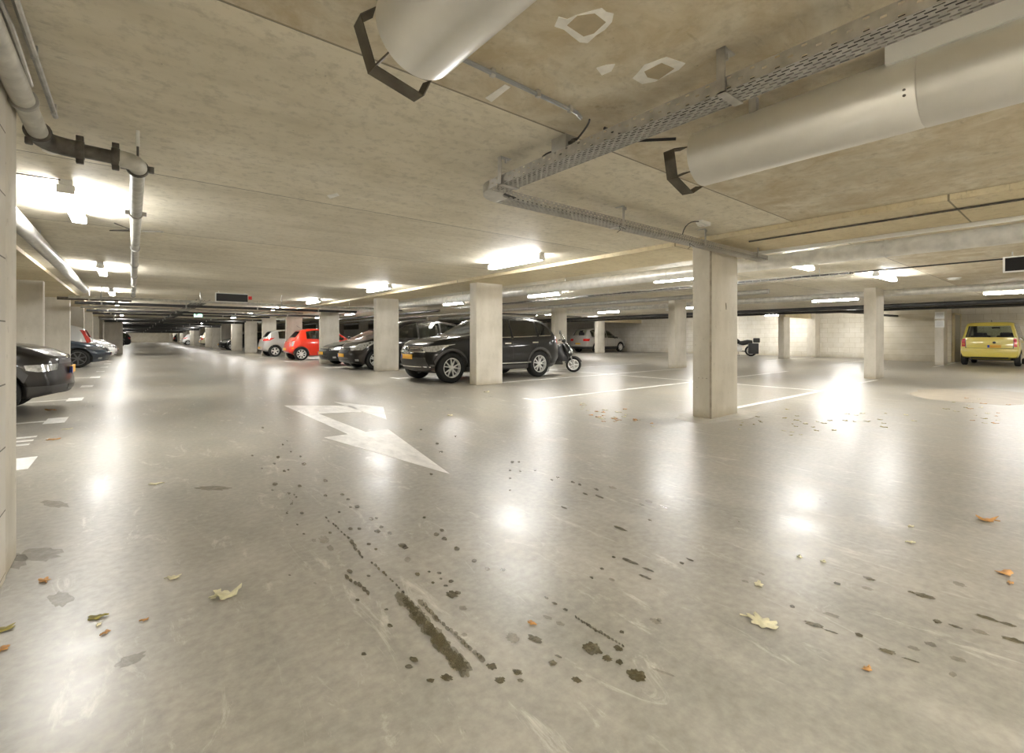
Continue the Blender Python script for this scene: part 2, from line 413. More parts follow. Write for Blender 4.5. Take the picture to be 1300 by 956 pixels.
# ceiling patches (parts of the ceiling, 3 mm of filler)
def blob(cx, cy, rx, ry, n=14, jag=0.25, rot=0.0):
    out = []
    for i in range(n):
        a = 2*PI*i/n; r = 1+random.uniform(-jag, jag)
        x, y = rx*r*math.cos(a), ry*r*math.sin(a)
        out.append((cx+x*math.cos(rot)-y*math.sin(rot), cy+x*math.sin(rot)+y*math.cos(rot)))
    return out
def ceil_patch(pxs, mat, name, dz=0.003):
    q = [gp(x, y, CZ) for x, y in pxs]
    m = MB(); m.prism([(p.x, p.y) for p in q], CZ-dz, CZ+0.001); return m.build(name, mat, ceil_, smooth=0)
ceil_patch([(704,33),(709,21),(720,24),(731,19),(738,17),(752,13),(764,10),(770,15),(779,17),(777,27),(768,37),(757,44),(746,54),(736,53),(727,46),(716,37)], M['plaster'], 'filler_patch')
ceil_patch([(720,31),(733,19),(755,16),(769,27),(754,41),(741,45)], M['filler'], 'filler_square', 0.005)
ceil_patch([(803,99),(810,92),(818,82),(832,77),(846,72),(858,76),(870,80),(862,88),(846,95),(832,103),(815,106)], M['plaster'], 'filler_patch')
ceil_patch([(818,90),(840,79),(856,86),(836,100),(822,97)], M['filler'], 'filler_square', 0.005)
ceil_patch([(757,86),(770,82),(781,81),(776,90),(764,95)], M['plaster'], 'filler_patch')
ceil_patch([(616,124),(641,107),(648,110),(624,129)], M['plaster'], 'filler_patch')
ceil_patch([(415,248),(428,245),(431,248),(419,252)], M['plaster'], 'filler_patch')

# ---------------------------------------------------------------- concrete columns
COLGRP = {}
def column(x, y, label, w=0.74, v=0.26, h=SOF, group=None):
    m = MB(); m.box((0, 0, 0), (w, v, h-0.002), 0.012)
    o = m.build('concrete_column', M['column'], smooth=30, loc=(x, y, 0))
    tag(o, label, 'column', group)
    return o
ca = gp(902.5, 531.8)
oa = column(ca.x, ca.y, 'nearest free-standing concrete column with a dark chamfered edge, under the end of the perforated tray')
m = MB(); m.box((-0.002, -0.002, 0), (0.020, 0.016, SOF-0.003)); m.build('chamfer_strip', M['chamfer'], oa, smooth=0)
m = MB()
for k in range(3): m.lathe((-0.001, 0.06+0.055*k, 0.53), (-1, 0, 0), [(0, 0.007), (0.004, 0.006)], 8)
m.build('anchor_hole', M['chamfer'], oa)
m = MB()
m.tube([(0.40, -0.001, 1.55), (0.405, -0.004, 1.50), (0.41, -0.001, 1.46)], 0.006, 6); m.build('rust_scar', M['chamfer'], oa)
row1 = []
yb = [gp(604.3, 489.2), gp(478.7, 471.5)]
column(5.99, 8.66, 'concrete column standing in front of the middle of the dark suv')
column(5.99, 14.13, 'concrete column just left of the dark suv front, between two parked cars')
column(5.99, 19.75, 'concrete column between the red car and the low black car')
column(5.99, 25.2, 'concrete column behind the red car rear, right of the silver hatchback')
column(5.99, 30.7, 'concrete column with the silver hatchback in front of it')
column(5.99, 36.2, 'plain concrete column next beyond the silver hatchback')
y = 41.7; k = 0
while y < 119:
    column(5.99, y, 'small far column in the long row on the right side of the driving lane', group='far columns right of the lane')
    y += 5.5
q = gp(1112, 481); column(q.x, q.y, 'pale concrete column standing alone right of the nearest column, left of the yellow car', h=CZ)
q = gp(856.8, 467.5); column(q.x, q.y, 'concrete column seen just left of the nearest column', h=CZ)
column(14.62, 15.0, 'concrete column directly behind the motor scooter', h=CZ)
q = gp(1198, 463.5); ocs = column(q.x, q.y, 'concrete column carrying two white paper notices beside the yellow car', h=CZ)
q2 = gp(995, 455.6); column(q2.x, q2.y, 'far concrete column with flared pale stain near the foot, right of the parked motorcycle', h=CZ)
column(24.4, 20.95, 'concrete column standing in front of the silver saloon', h=CZ)
column(28.6, 9.35, 'shallow concrete pilaster against the far block wall', w=0.66, h=CZ, v=0.4)
q = gp(803, 446.8); column(min(q.x, 28.5), 24.6, 'concrete pilaster at the nose of the silver saloon', h=CZ, v=0.4)
for yy in (26.6, 32.4, 38.2, 44.0, 49.8):
    for xx in (14.7, 24.4):
        column(xx, yy, 'hidden-away concrete column in the back rows of the garage', h=CZ, group='back row columns')
column(14.7, 20.8, 'hidden-away concrete column in the back rows of the garage', h=CZ, group='back row columns')
# left side of the lane
column(-0.70+0.0, 3.05, 'concrete column at the left edge of the picture beside the block wall', w=0.262, v=0.27, h=CZ)
column(-2.24, 14.4, 'wide concrete column behind the black crossover on the left')
column(-2.24, 20.1, 'concrete column in front of the dark blue car on the left')
y = 25.7
while y < 119:
    if not 38 < y < 40: column(-2.24, y, 'small far column in the row on the left side of the driving lane', group='far columns left of the lane')
    y += 5.6
column(-1.30, 39.0, 'far pier jutting into the lane behind the white car on the left', w=0.86, v=0.4)
# beams over the far alcoves
def beam(lo, hi, label, mat='soffit'):
    return tag(MB().box(lo, hi, 0.01).build('concrete_beam', M[mat], smooth=30), label, 'beam')
beam((25.2, 9.55, 2.08), (28.59, 9.75, CZ-0.002), 'short concrete beam joining the far column to the pilaster on the wall')
beam((25.16, 20.95, 2.10), (XW-0.002, 21.15, CZ-0.002), 'brown concrete beam above the silver saloon')

# two notices on the column
for k, (z0, z1) in enumerate(((1.79, 2.07), (1.45, 1.73))):
    t = empty('paper_notice', (ocs.location.x-0.004, ocs.location.y+0.13, (z0+z1)/2), 0,
              ('upper' if k == 0 else 'lower')+' white paper notice fixed to the column beside the yellow car', 'notice')
    MB().box((-0.002, -0.15, -0.135), (0.003, 0.125, 0.135)).build('sheet', M['paper'], t, smooth=0)
    m = MB()
    for r in range(5): m.box((-0.0035, -0.12, 0.075-0.035*r), (-0.002, 0.095-0.02*(r % 2), 0.085-0.035*r))
    m.build('faint_line', M['ink'], t, smooth=0)

# ---------------------------------------------------------------- floor paint (parts of the floor)
def fl_poly(poly, name, mat, z=0.0015):
    m = MB(); m.prism(poly, -0.001, z); return m.build(name, mat, floor, smooth=0)
def rect(x0, y0, x1, y1): return [(x0, y0), (x1, y0), (x1, y1), (x0, y1)]
LW = 0.05
ylns = [3.42, 6.05, 8.85, 11.5, 14.3, 17.0, 19.9, 22.6, 25.35, 28.1, 30.9]
for yl in ylns:
    if yl not in (8.85, 14.3, 19.9, 25.35, 30.9, 3.42):
        fl_poly(rect(5.33, yl-0.26, 5.44, yl+0.26), 'bay_tick', M['paintline'])
    x0 = 6.75 if yl in (3.42, 8.85, 14.3, 19.9, 25.35, 30.9) else 5.44
    fl_poly(rect(x0, yl-LW, 10.75, yl+LW), 'bay_line', M['paintline'])
    fl_poly(rect(10.85, yl-LW, 14.6 if x0 > 6 else 16.1, yl+LW), 'bay_line', M['paintline'])
fl_poly(rect(10.75, 3.0, 10.85, 31.0), 'divider_line', M['paintline'])
for yl in (3.6, 6.5, 9.4, 12.3, 15.2, 18.1, 21.0): fl_poly(rect(22.6, yl-LW, 28.4, yl+LW), 'bay_line', M['paintline'])
for yl in (5.75, 8.45, 11.1, 13.9, 16.9, 19.6, 22.4, 25.1, 27.8):
    fl_poly(rect(-0.86, yl-0.26, -0.66, yl+0.26), 'bay_tick', M['paintline'])
    if yl not in (13.9, 19.6, 25.1): fl_poly(rect(-5.8, yl-LW, -0.86, yl+LW), 'bay_line', M['paintline'])
for k in range(3): fl_poly(rect(-1.15, 6.7+0.24*k, -0.80, 6.79+0.24*k), 'bay_number_stroke', M['paintline'])
# combined straight-on and turn arrow
fl_poly([(1.61, 5.20), (1.87, 5.20), (2.08, 5.20), (2.34, 5.20), (1.95, 3.18)], 'straight_arrow_head', M['arrow'])
fl_poly([(1.87, 5.20), (2.07, 5.20), (2.05, 6.88), (2.58, 6.62), (2.70, 7.33), (1.87, 8.02)], 'arrow_shaft', M['arrow'])
fl_poly([(2.60, 5.82), (2.62, 7.96), (3.02, 6.88)], 'turn_arrow_head', M['arrow'])
# concrete skim round the column foot
q = gp(905, 531); fl_poly(blob(q.x+0.3, q.y+0.1, 0.85, 0.40, 22, 0.10), 'cement_skim', simple('pale cement skim', (0.36, 0.335, 0.28), 0.55, var=0.12, scale=9), 0.001)
q = gp(1240, 502); fl_poly(blob(q.x, q.y, 1.6, 0.9, 24, 0.12), 'cement_skim', simple('tan floor patch', (0.37, 0.325, 0.255), 0.5, var=0.1, scale=4), 0.001)

# wet drops and streaks: measured outlines laid on the floor
def stains(name, mat, items, z):
    m = MB()
    for (x, y, a, b, th) in items:
        n = 24 if a > 6 else 11
        pts = []
        for i in range(n):
            t = 2*PI*i/n; r = 1+random.uniform(-.24, .24)
            u, v = a*r*math.cos(t), b*r*math.sin(t)
            q = gp(x+u*math.cos(th)-v*math.sin(th), y+u*math.sin(th)+v*math.cos(th)); pts.append((q.x, q.y, z+len(m.bm.faces)*2e-7))
        m.face(pts)
    o = m.build(name, mat, floor, smooth=0, recalc=False)
    for p in o.data.polygons:
        pass
    o['kind'] = 'stuff'; return o
S = .4077
L2 = [(120,330,8),(197,337,6),(278,320,7),(278,366,6),(330,363,6),(348,379,6),(355,403,5),(376,401,8),(420,439,7),(437,437,5),(452,465,7),(440,478,9),(478,484,8),(515,522,12),(526,528,10),(412,518,6),(434,534,6),(292,483,6),(204,421,6),(157,421,4),(190,457,4),(210,486,4),(355,470,8),(383,470,6),(585,435,5),(622,487,9),(640,475,7),(648,502,9),(686,532,10),(742,570,9),(782,595,7),(830,598,8),(672,676,18),(690,670,10),(565,612,8),(600,604,5),(631,608,7),(612,638,6),(637,626,5),(668,634,8),(652,648,6),(352,603,9),(412,617,6),(166,615,4),(478,772,9),(467,722,6),(378,692,6),(553,878,14),(538,901,11),(655,935,18),(605,943,12),(795,900,16),(820,942,16),(875,918,14),(885,943,10),(397,861,8),
      (82,155,4),(50,242,4),(80,282,4),(118,267,5),(130,247,6),(150,290,5),(162,286,4),(200,245,4),(210,268,7),(145,208,4),(170,230,3),(112,350,4),(575,161,4),(625,205,5),(607,300,5),(683,182,4),(860,262,6),(880,262,4),(852,288,4),(883,291,4),(930,288,4),(852,350,4),(853,313,4),(320,418,5),(186,371,4)]
it = [(300+x*S, 480+y*S, r*S, r*S*0.62, 0.1) for x, y, r in L2]
def along(x0, y0, x1, y1, n, r0, r1, ox=300, oy=480, sc=S, flat=0.62, jit=3, th=0.9):
    out = []
    for i in range(n):
        t = i/(n-1); x = x0+(x1-x0)*t+random.uniform(-jit, jit); y = y0+(y1-y0)*t+random.uniform(-jit, jit)
        r = (r0+(r1-r0)*t)*random.uniform(.75, 1.2)
        out.append((ox+x*sc, oy+y*sc, r*sc, r*sc*flat, th))
    return out
it += along(345, 618, 410, 668, 6, 9, 9)
it += along(360, 512, 392, 560, 6, 8, 7)+along(425, 575, 520, 665, 10, 6, 5)+along(280, 435, 350, 500, 8, 4, 5)
S3 = .3661
L3 = [(211,253,8,3),(235,261,6,3),(253,293,10,3),(303,303,15,3),(293,278,9,3),(159,236,6,3),(138,245,5,3),(180,341,11,3),(377,414,24,4),(450,331,9,3),(525,338,12,3),(478,384,8,3),(312,553,8,4),(353,513,7,3),(276,584,7,4),(410,528,30,5),(472,556,20,3),(462,582,22,4),(589,533,9,4),(617,522,14,3),(120,655,8,4),(148,673,10,4),(186,695,9,4),(80,797,28,9),(160,857,13,4),(141,881,15,10),(278,830,34,20),(330,865,18,10),(372,877,14,9),(368,830,17,9),(381,773,9,5),(432,925,34,20),(18,912,20,7),(225,940,18,9)]
it += [(650+x*S3, 520+y*S3, a*S3, b*S3, 0.38) for x, y, a, b in L3]
it += along(222, 722, 300, 772, 9, 7, 8, 650, 520, S3, .5, 1)+along(310, 775, 385, 822, 7, 8, 6, 650, 520, S3, .5, 1)
S4 = .4392
L4 = [(350,649,17,4),(257,663,10,4),(127,730,8,4),(190,782,32,6),(240,803,20,2),(320,812,12,5),(402,860,28,6),(470,885,26,2),(505,698,34,6),(470,688,10,3),(545,773,14,5),(600,788,22,3),(690,763,36,4),(752,782,26,4),(765,827,38,6)]
it += [(950+x*S4, 450+y*S4, a*S4, b*S4, 0.30) for x, y, a, b in L4]
it += [(345+.4*0, 0, 0, 0, 0)] and []
it += [(560, 574, 2.6, 1.2, 0), (345, 690, 0.1, 0.1, 0)]
for (x, y) in ((90,300),(112,300),(57,345),(318,350),(437,307),(205,190),(420,215)): pass
stains('wet_drop', M['stain'], it, 0.0022)
stn = along(520, 690, 705, 905, 15, 24, 34, flat=0.7, jit=4)+along(575, 700, 620, 745, 5, 12, 12, jit=3)+along(620, 745, 765, 880, 13, 8, 14, jit=4)
stains('tyre_streak', mat_stain('olive streak', (0.115, 0.092, 0.035), 0.62, 0.3), stn, 0.0032)
fa = [(300+x*S, 480+y*S, r*S, r*S*.7, .2) for x, y, r in ((272,503,16),(292,529,11),(533,566,11),(242,507,8),(705,717,12),(860,810,20),(245,640,5),(710,800,9))]
fa += [(650+x*S3, 520+y*S3, a*S3, b*S3, .35) for x, y, a, b in ((125,722,16,6),(168,744,16,7),(345,590,10,5),(500,735,22,8),(510,730,10,6),(525,912,46,4),(350,272,14,5),(473,319,14,5),(810,597,14,4),(865,570,12,3))]
fa += [(950+x*S4, 450+y*S4, a*S4, b*S4, .3) for x, y, a, b in ((242,755,24,5),(345,677,16,4),(590,926,12,7),(527,838,18,6),(605,882,26,6),(477,850,18,5),(670,803,26,5),(610,665,20,5))]
fa += [(77, 761, 16, 9, -.2), (70, 640, 18, 4, .1), (48, 705, 30, 8, -.1), (20, 712, 14, 10, 0), (165, 838, 20, 6, -.4), (270, 620, 22, 3, 0)]
stains('faint_stain', M['stainf'], fa, 0.0012)

# ================================================================= SERVICES UNDER THE CEILING
# ---- tube lights
LIGHTS = []
def tube_light(x, y, label, group=None, alongx=False, L=1.28, z=CZ, first=[None]):
    if first[0] is None:
        t = empty('ceiling_tube_light', (0, 0, 0))
        MB().box((-0.045, -L/2-0.04, -0.045), (0.045, L/2+0.04, 0.002), 0.008).build('housing', M['white'], t)
        m = MB(); m.box((-0.055, -L/2, -0.108), (0.055, L/2, -0.046), 0.018); m.build('diffuser', M['tube'], t)
        for sy in (-1, 1): MB().cbox((0, sy*(L/2+0.018), -0.075), (0.115, 0.034, 0.07), 0.008).build('end_cap', M['white'], t)
        first[0] = t; o = t
    else: o = copy_tree(first[0])
    o.location = (x, y, z); o.rotation_euler = (0, 0, PI/2 if alongx else 0)
    tag(o, label, 'light')
    if group: o['group'] = group
    elif 'group' in o: del o['group']
    LIGHTS.append(o); return o
YL = [-4.9, -1.0, 5.96, 11.4, 16.9, 22.3, 27.8]
names_l = ['lit tube light on the ceiling behind the camera along the left wall', 'lit tube light on the ceiling straight above the camera by the left wall',
           'lit tube light nearest on the left, right of the silver lagged pipe', 'second lit tube light of the left row, beyond the nearest one',
           'third lit tube light of the left row, above the dark cross pipe', 'fourth lit tube light of the left row', 'fifth lit tube light of the left row']
for yy, nm in zip(YL, names_l): tube_light(-0.42 if yy != -1.0 else 0.35, yy, nm)
yy = 33.2
while yy < 118:
    tube_light(-0.42, yy, 'tiny distant tube light over the left edge of the lane', 'distant lights left of the lane'); yy += 10.9
names_r = ['lit tube light behind the camera in the row right of the lane', 'lit tube light beside the camera in the row right of the lane',
           'large lit tube light in mid ceiling above the dark suv', 'lit tube light above the column left of the dark suv',
           'lit tube light above the column between red car and black car', 'lit tube light further down above the silver hatchback', 'lit tube light right of the hanging display board']
for yy, nm in zip(YL, names_r): tube_light(4.88, yy if yy != -1.0 else -2.2, nm)
yy = 33.2
while yy < 118:
    tube_light(4.88, yy, 'tiny distant tube light over the right edge of the lane', 'distant lights right of the lane'); yy += 8.2
for k, (xx, yy, nm) in enumerate(((9.1, -2.4, 'lit tube light out of view over the bays on the right'), (8.9, 5.35, 'bright tube light touching the left side of the nearest column'),
        (9.3, 10.0, 'lit tube light above the rear of the dark suv'), (9.1, 14.6, 'lit tube light seen between two columns over the dark suv roof'),
        (9.0, 19.6, 'lit tube light over the empty bay beyond the dark cars'), (9.0, 24.7, 'small tube light above the low black car'), (9.0, 30.0, 'small far tube light over the silver hatchback bay'))):
    tube_light(xx, yy, nm)
for p, nm in (((1060, 382), 'lit tube light left of the pale lone column'), ((877, 391.7), 'lit tube light half hidden by the nearest column'),
              ((773, 397), 'lit tube light above the motor scooter and silver saloon'), ((1292, 372), 'lit tube light at the right edge above the yellow car'),
              ((691, 400), 'small far tube light above the dark suv tail')):
    q = gp(*p, 2.27); tube_light(q.x, q.y, nm)
tube_light(22.6, 20.0, 'small star-bright tube light above the silver saloon roof')
for p, nm in (((1124, 352.5), 'slanting tube light above the pale lone column'), ((1011, 337), 'slim slanting tube light right of the nearest column')):
    q = gp(*p, 2.29); tube_light(q.x, q.y, nm, alongx=True)
for xx in (14.5, 18.4, 23.5):
    tube_light(xx, -3.2, 'lit tube light behind the camera over the right-hand bays', 'lights behind the camera')
tube_light(26.6, -2.0, 'added fill tube light out of view right of the yellow car'); tube_light(2.3, -2.7, 'added fill tube light unseen behind the camera between the two jet fans'); tube_light(7.2, -3.6, 'added fill tube light unseen behind the camera over the near right bays'); tube_light(2.2, 118.5, 'tiny added fill tube light just before the far end wall'); tube_light(27.7, 10.9, 'added fill tube light tucked near the far block wall beside the pilaster'); tube_light(26.7, 7.3, 'added fill tube light tucked behind the black pipes before the far wall'); tube_light(27.4, 15.0, 'added fill tube light near the far block wall over the motorcycle')  # added fill lamps: brighten the foreground, far right wall and end wall
q = gp(1033, 330, 2.27)
t = empty('ceiling_round_lamp', (q.x, q.y, CZ), 0, 'small round bright ceiling lamp left of the pale lone column', 'light')
MB().lathe((0, 0, 0), (0, 0, -1), [(0.001, .06), (0.05, .06), (0.06, .05)], 20).build('housing', M['white'], t)
MB().lathe((0, 0, -0.06), (0, 0, -1), [(0, .05), (0.03, .045), (0.045, .02)], 20).build('lens', M['tube'], t)

# ---- jet fans
def vane(t, right):
    # folded deflector plates hung in front of the outlet
    pts = []
    r = 0.178
    angs = [PI*0.96, PI*1.25, PI*1.60] if not right else [PI*0.93, PI*1.22, PI*1.56]
    for a in angs: pts.append((r*math.cos(a)*1.05, r*math.sin(a)*1.05))
    for i, (a, b) in enumerate(zip(pts, pts[1:])):
        m = MB()
        na = Vector((-(b[1]-a[1]), 0, b[0]-a[0])).normalized()*0.004
        q = [Vector((a[0], 0.07, a[1])), Vector((b[0], 0.07, b[1])), Vector((b[0]*.97, 0.145, b[1]*.97)), Vector((a[0]*.97, 0.145, a[1]*.97))]
        top = [m.bm.verts.new(p) for p in q]; bot = [m.bm.verts.new(p+na) for p in q]
        m.bridge(top, bot); m.cap(top); m.cap(bot, True)
        m.build('deflector_plate', M['rust'], t)
    for p in pts:
        m = MB(); v = Vector((p[0], 0, p[1])); n = Vector((-p[1], 0, p[0])).normalized()*0.003
        a0 = [v*0.86+Vector((0, -0.002, 0)), v*1.0+Vector((0, 0.07, 0)), v*0.97+Vector((0, 0.145, 0)), v*0.80+Vector((0, 0.05, 0))]
        A = [m.bm.verts.new(x-n) for x in a0]; B = [m.bm.verts.new(x+n) for x in a0]
        m.bridge(A, B); m.cap(A, True); m.cap(B)
        m.build('deflector_arm', M['rust'], t)
def jet_fan(x, z, ye, label, right):
    t = empty('jet_fan', (x, ye, z), 0, label, 'fan'); R = 0.16; Lf = 3.0
    MB().lathe((0, 0, 0), (0, -1, 0), [(0.0, R-0.008), (0.0, R), (1.03, R), (1.035, R-0.004), (1.04, R+0.0015), (Lf, R+0.0015), (Lf, R-0.008)], 72, closed=True).build('casing', M['steel'], t, smooth=40)
    MB().lathe((0, -0.004, 0), (0, -1, 0), [(0, 0.07), (0.0, 0.075), (Lf-0.02, 0.075), (Lf-0.02, 0.05)], 24).build('silencer_core', M['rust'], t)
    m = MB()
    for k in range(4):
        a = k*PI/2+0.4; m.tube([(0.07*math.cos(a), -0.03, 0.07*math.sin(a)), (0.155*math.cos(a), -0.03, 0.155*math.sin(a))], 0.006, 6)
    m.build('strut', M['galv'], t)
    m = MB()
    for zz in (-0.004, 0.02): m.lathe((-R*0.94, -1.00, -0.055+zz), (-0.94, 0, -0.34), [(0, .006), (.006, .006)], 8)
    m.build('rivet', M['iron'], t)
    vane(t, right)
    if right:
        MB().box((-0.14, -3.0, 0.105), (0.14, -0.93, 0.19), 0.004).build('terminal_cover', M['white'], t)
    for yy in (-0.35, -2.4):
        m = MB(); m.box((-0.10, yy-0.02, R-0.03), (-0.07, yy+0.02, CZ-z)); m.box((0.07, yy-0.02, R-0.03), (0.10, yy+0.02, CZ-z)); m.build('hanger', M['galv'], t)
    return t
jet_fan(0.795, CH+1.085, 1.51, 'big steel jet fan cylinder at the top left centre of the ceiling', False)
jet_fan(2.70, CH+1.085, 1.50, 'long steel jet fan cylinder at upper right with a seam around it', True)

# ---- perforated cable trays
def slotted(m, fn, L, rows, w, pitch=0.05, slot=0.032, hgt=0.010):
    """perforated strip: fn(u,v)->point, u along 0..L, v across 0..w"""
    sp = w/rows
    for r in range(rows):
        v0 = r*sp; a = v0+(sp-hgt)/2; b = a+hgt
        m.face([fn(0, v0), fn(L, v0), fn(L, a), fn(0, a)]); m.face([fn(0, b), fn(L, b), fn(L, v0+sp), fn(0, v0+sp)])
        u = 0.0; off = pitch/2 if r % 2 else 0.0; u = -off
        while u < L:
            s0 = max(0, u+slot); s1 = min(L, u+pitch)
            if s1 > s0: m.face([fn(s0, a), fn(s1, a), fn(s1, b), fn(s0, b)])
            u += pitch
def solid(o, th=0.0015):
    md = o.modifiers.new('sheet', 'SOLIDIFY'); md.thickness = th; md.offset = 0
ZT0, ZT1 = CH+1.095, CH+1.160
X0, X1 = 2.055, 2.205
t = empty('cable_tray', (X0, -1.4, ZT0), 0, 'perforated steel cable tray turning at a rounded corner towards the nearest column', 'cable tray')
def T(p): return Vector(p)-Vector((X0, -1.4, ZT0))
YC = 2.80
m = MB(); slotted(m, lambda u, v: T((X0+v, -1.4+u, ZT0)), YC+1.4, 7, X1-X0); solid(m.build('tray_base', M['galvdk'], t, smooth=0, recalc=False))
m = MB(); slotted(m, lambda u, v: T((X0, -1.4+u, ZT0+v)), YC+1.4, 3, ZT1-ZT0, 0.1, 0.02, 0.009); solid(m.build('side_rail', M['galv'], t, smooth=0, recalc=False))
m = MB(); slotted(m, lambda u, v: T((X1, -1.4+u, ZT0+v)), YC+1.4, 3, ZT1-ZT0, 0.1, 0.02, 0.009); solid(m.build('side_rail', M['galvdk'], t, smooth=0, recalc=False))
# rounded corner
cx, cy = X1+0.10, YC; Ro, Ri = 0.25, 0.10
m = MB(); n = 14
for i in range(n):
    a0, a1 = PI-PI/2*i/n, PI-PI/2*(i+1)/n
    P = lambda a, r, z: T((cx+r*math.cos(a), cy+r*math.sin(a), z))
    m.face([P(a0, Ri, ZT0), P(a1, Ri, ZT0), P(a1, Ro, ZT0), P(a0, Ro, ZT0)])
    m.face([P(a0, Ro, ZT0), P(a1, Ro, ZT0), P(a1, Ro, ZT1), P(a0, Ro, ZT1)])
    m.face([P(a0, Ri, ZT0), P(a1, Ri, ZT0), P(a1, Ri, ZT1), P(a0, Ri, ZT1)])
bmesh.ops.remove_doubles(m.bm, verts=m.bm.verts, dist=1e-5)
solid(m.build('corner_bend', M['galv'], t, smooth=50, recalc=False))
Y0b, Y1b = cy+Ri, cy+Ro; XE = 7.04
m = MB(); slotted(m, lambda u, v: T((cx+u, Y0b+v, ZT0)), XE-cx, 7, Y1b-Y0b); solid(m.build('tray_base', M['galvdk'], t, smooth=0, recalc=False))
m = MB(); slotted(m, lambda u, v: T((cx+u, Y0b, ZT0+v)), XE-cx, 3, ZT1-ZT0, 0.05, 0.02, 0.009); solid(m.build('side_rail', M['galvdk'], t, smooth=0, recalc=False))
m = MB(); slotted(m, lambda u, v: T((cx+u, Y1b, ZT0+v)), XE-cx, 3, ZT1-ZT0, 0.05, 0.02, 0.009); solid(m.build('side_rail', M['galv'], t, smooth=0, recalc=False))
# C-shaped hangers: parts of the tray
def chook(x, y, alongy=True, w=0.04):
    m = MB()
    def B(lo, hi):
        if alongy: m.box(T((x+lo[0], y+lo[1], lo[2])), T((x+hi[0], y+hi[1], hi[2])))
        else: m.box(T((x+lo[1], y+lo[0], lo[2])), T((x+hi[1], y+hi[0], hi[2])))
    B((-0.012, -w/2, ZT0-0.008), (-0.006, w/2, CZ)); B((-0.012, -w/2, CZ-0.006), (0.085, w/2, CZ-0.001)); B((-0.012, -w/2, ZT0-0.008), (0.16, w/2, ZT0-0.002))
    m.lathe(T((x+0.045, y, CZ-0.035)), (0, 0, 1), [(0, .008), (.03, .008)], 6)
    return m.build('hanger_bracket', M['galv'], t, smooth=20)
chook(X0-0.004, 1.04); chook(X0-0.004, 2.66); chook(X0-0.004, -0.8)
chook(3.75, Y0b-0.002, False, 0.03); chook(5.3, Y0b-0.002, False, 0.03); chook(6.7, Y0b-0.002, False, 0.03)
m = MB()
for k in range(3):
    m.tube([T((X0+0.03+0.03*k, -1.3, ZT0+0.02)), T((X0+0.03+0.03*k, YC-0.1, ZT0+0.02)), T((X0+0.09+0.02*k, YC+0.05, ZT0+0.02)), T((cx+0.2, Y0b+0.03+0.03*k, ZT0+0.02)), T((XE, Y0b+0.03+0.03*k, ZT0+0.02))], 0.007, 6)
m.build('cable_bundle', M['cable'], t)
# cable tie ends hanging from the tray
for k, (x, y) in enumerate(((3.72, Y0b+.02), (5.05, Y0b+.05))):
    m = MB(); m.tube([T((x, y, ZT0-0.002)), T((x+.02, y, ZT0-.04)), T((x-.03, y, ZT0-.07))], 0.003, 5); m.tube([T((x, y, ZT0-0.002)), T((x+.08, y-.02, ZT0-.03))], 0.003, 5); m.build('tie_end', M['cable'], t)
# junction box riding on the tray
jb = empty('junction_box', (2.11, 2.12, ZT1+0.003), 0, 'grey junction box with cable glands on top of the perforated tray', 'junction box')
MB().box((-0.05, -0.10, 0.0), (0.05, 0.03, 0.085), 0.006).build('enclosure', M['galvdk'], jb)
m = MB()
for k in range(3): m.lathe((-0.02+0.025*k, -0.10, 0.03+0.02*(k % 2)), (0, -1, 0), [(0, .012), (.02, .012), (.022, .009), (.04, .009)], 8)
m.build('cable_gland', M['iron'], jb)
m = MB(); m.tube(bez((-0.02, 0.03, 0.02), (-0.03, 0.16, 0.04), (-0.045, 0.14, -0.05)), 0.006, 6); m.build('loop_cable', M['cable'], jb)
m = MB(); m.tube(bez((0.0, -0.14, 0.04), (0.0, -0.25, 0.10), (-0.06, -0.30, 0.09)), 0.006, 6); m.build('feed_cable', M['cable'], jb)

def conduit(pts, r, label, name='ceiling_conduit', mat='conduit', clips=(), cat='conduit', n=8):
    p0 = Vector(pts[0]); o = empty(name, p0, 0, label, cat)
    MB().tube([Vector(p)-p0 for p in pts], r, n).build('pipe_run', M[mat], o)
    for c in clips:
        q = Vector(c)-p0
        MB().box(q+Vector((-.012, -.012, -r*1.3)), q+Vector((.012, .012, CZ-c[2])), 0.002).build('clip', M['galv'], o)
    return o
zc = CZ-0.022
conduit([(0.95, 1.80, zc), (1.95, 1.83, zc), (2.02, 1.86, zc)], 0.011, 'thin grey conduit crossing the ceiling from the left jet fan to the tray', clips=[(1.35, 1.815, zc), (1.65, 1.82, zc), (1.9, 1.83, zc)])
conduit([(2.23, 1.86, zc), (2.52, 1.86, zc), (2.62, 1.62, zc-.04)], 0.010, 'short black conduit from the tray to the right jet fan', mat='blackpipe', clips=[(2.4, 1.86, zc)])
conduit([(6.12, 2.9, SOF-.012), (6.12, 4.9, SOF-.012)] if False else [(6.12, -1.0, SOF-.012), (6.12, 2.75, SOF-.012)], 0.010, 'thin conduit fixed along the yellowish ceiling strip', mat='iron')
conduit([(10.4, 0.85, 2.28), (10.4, 2.75, 2.28), (10.1, 2.95, 2.24)], 0.012, 'black cable running from the display at right to the far tray', mat='blackpipe', )

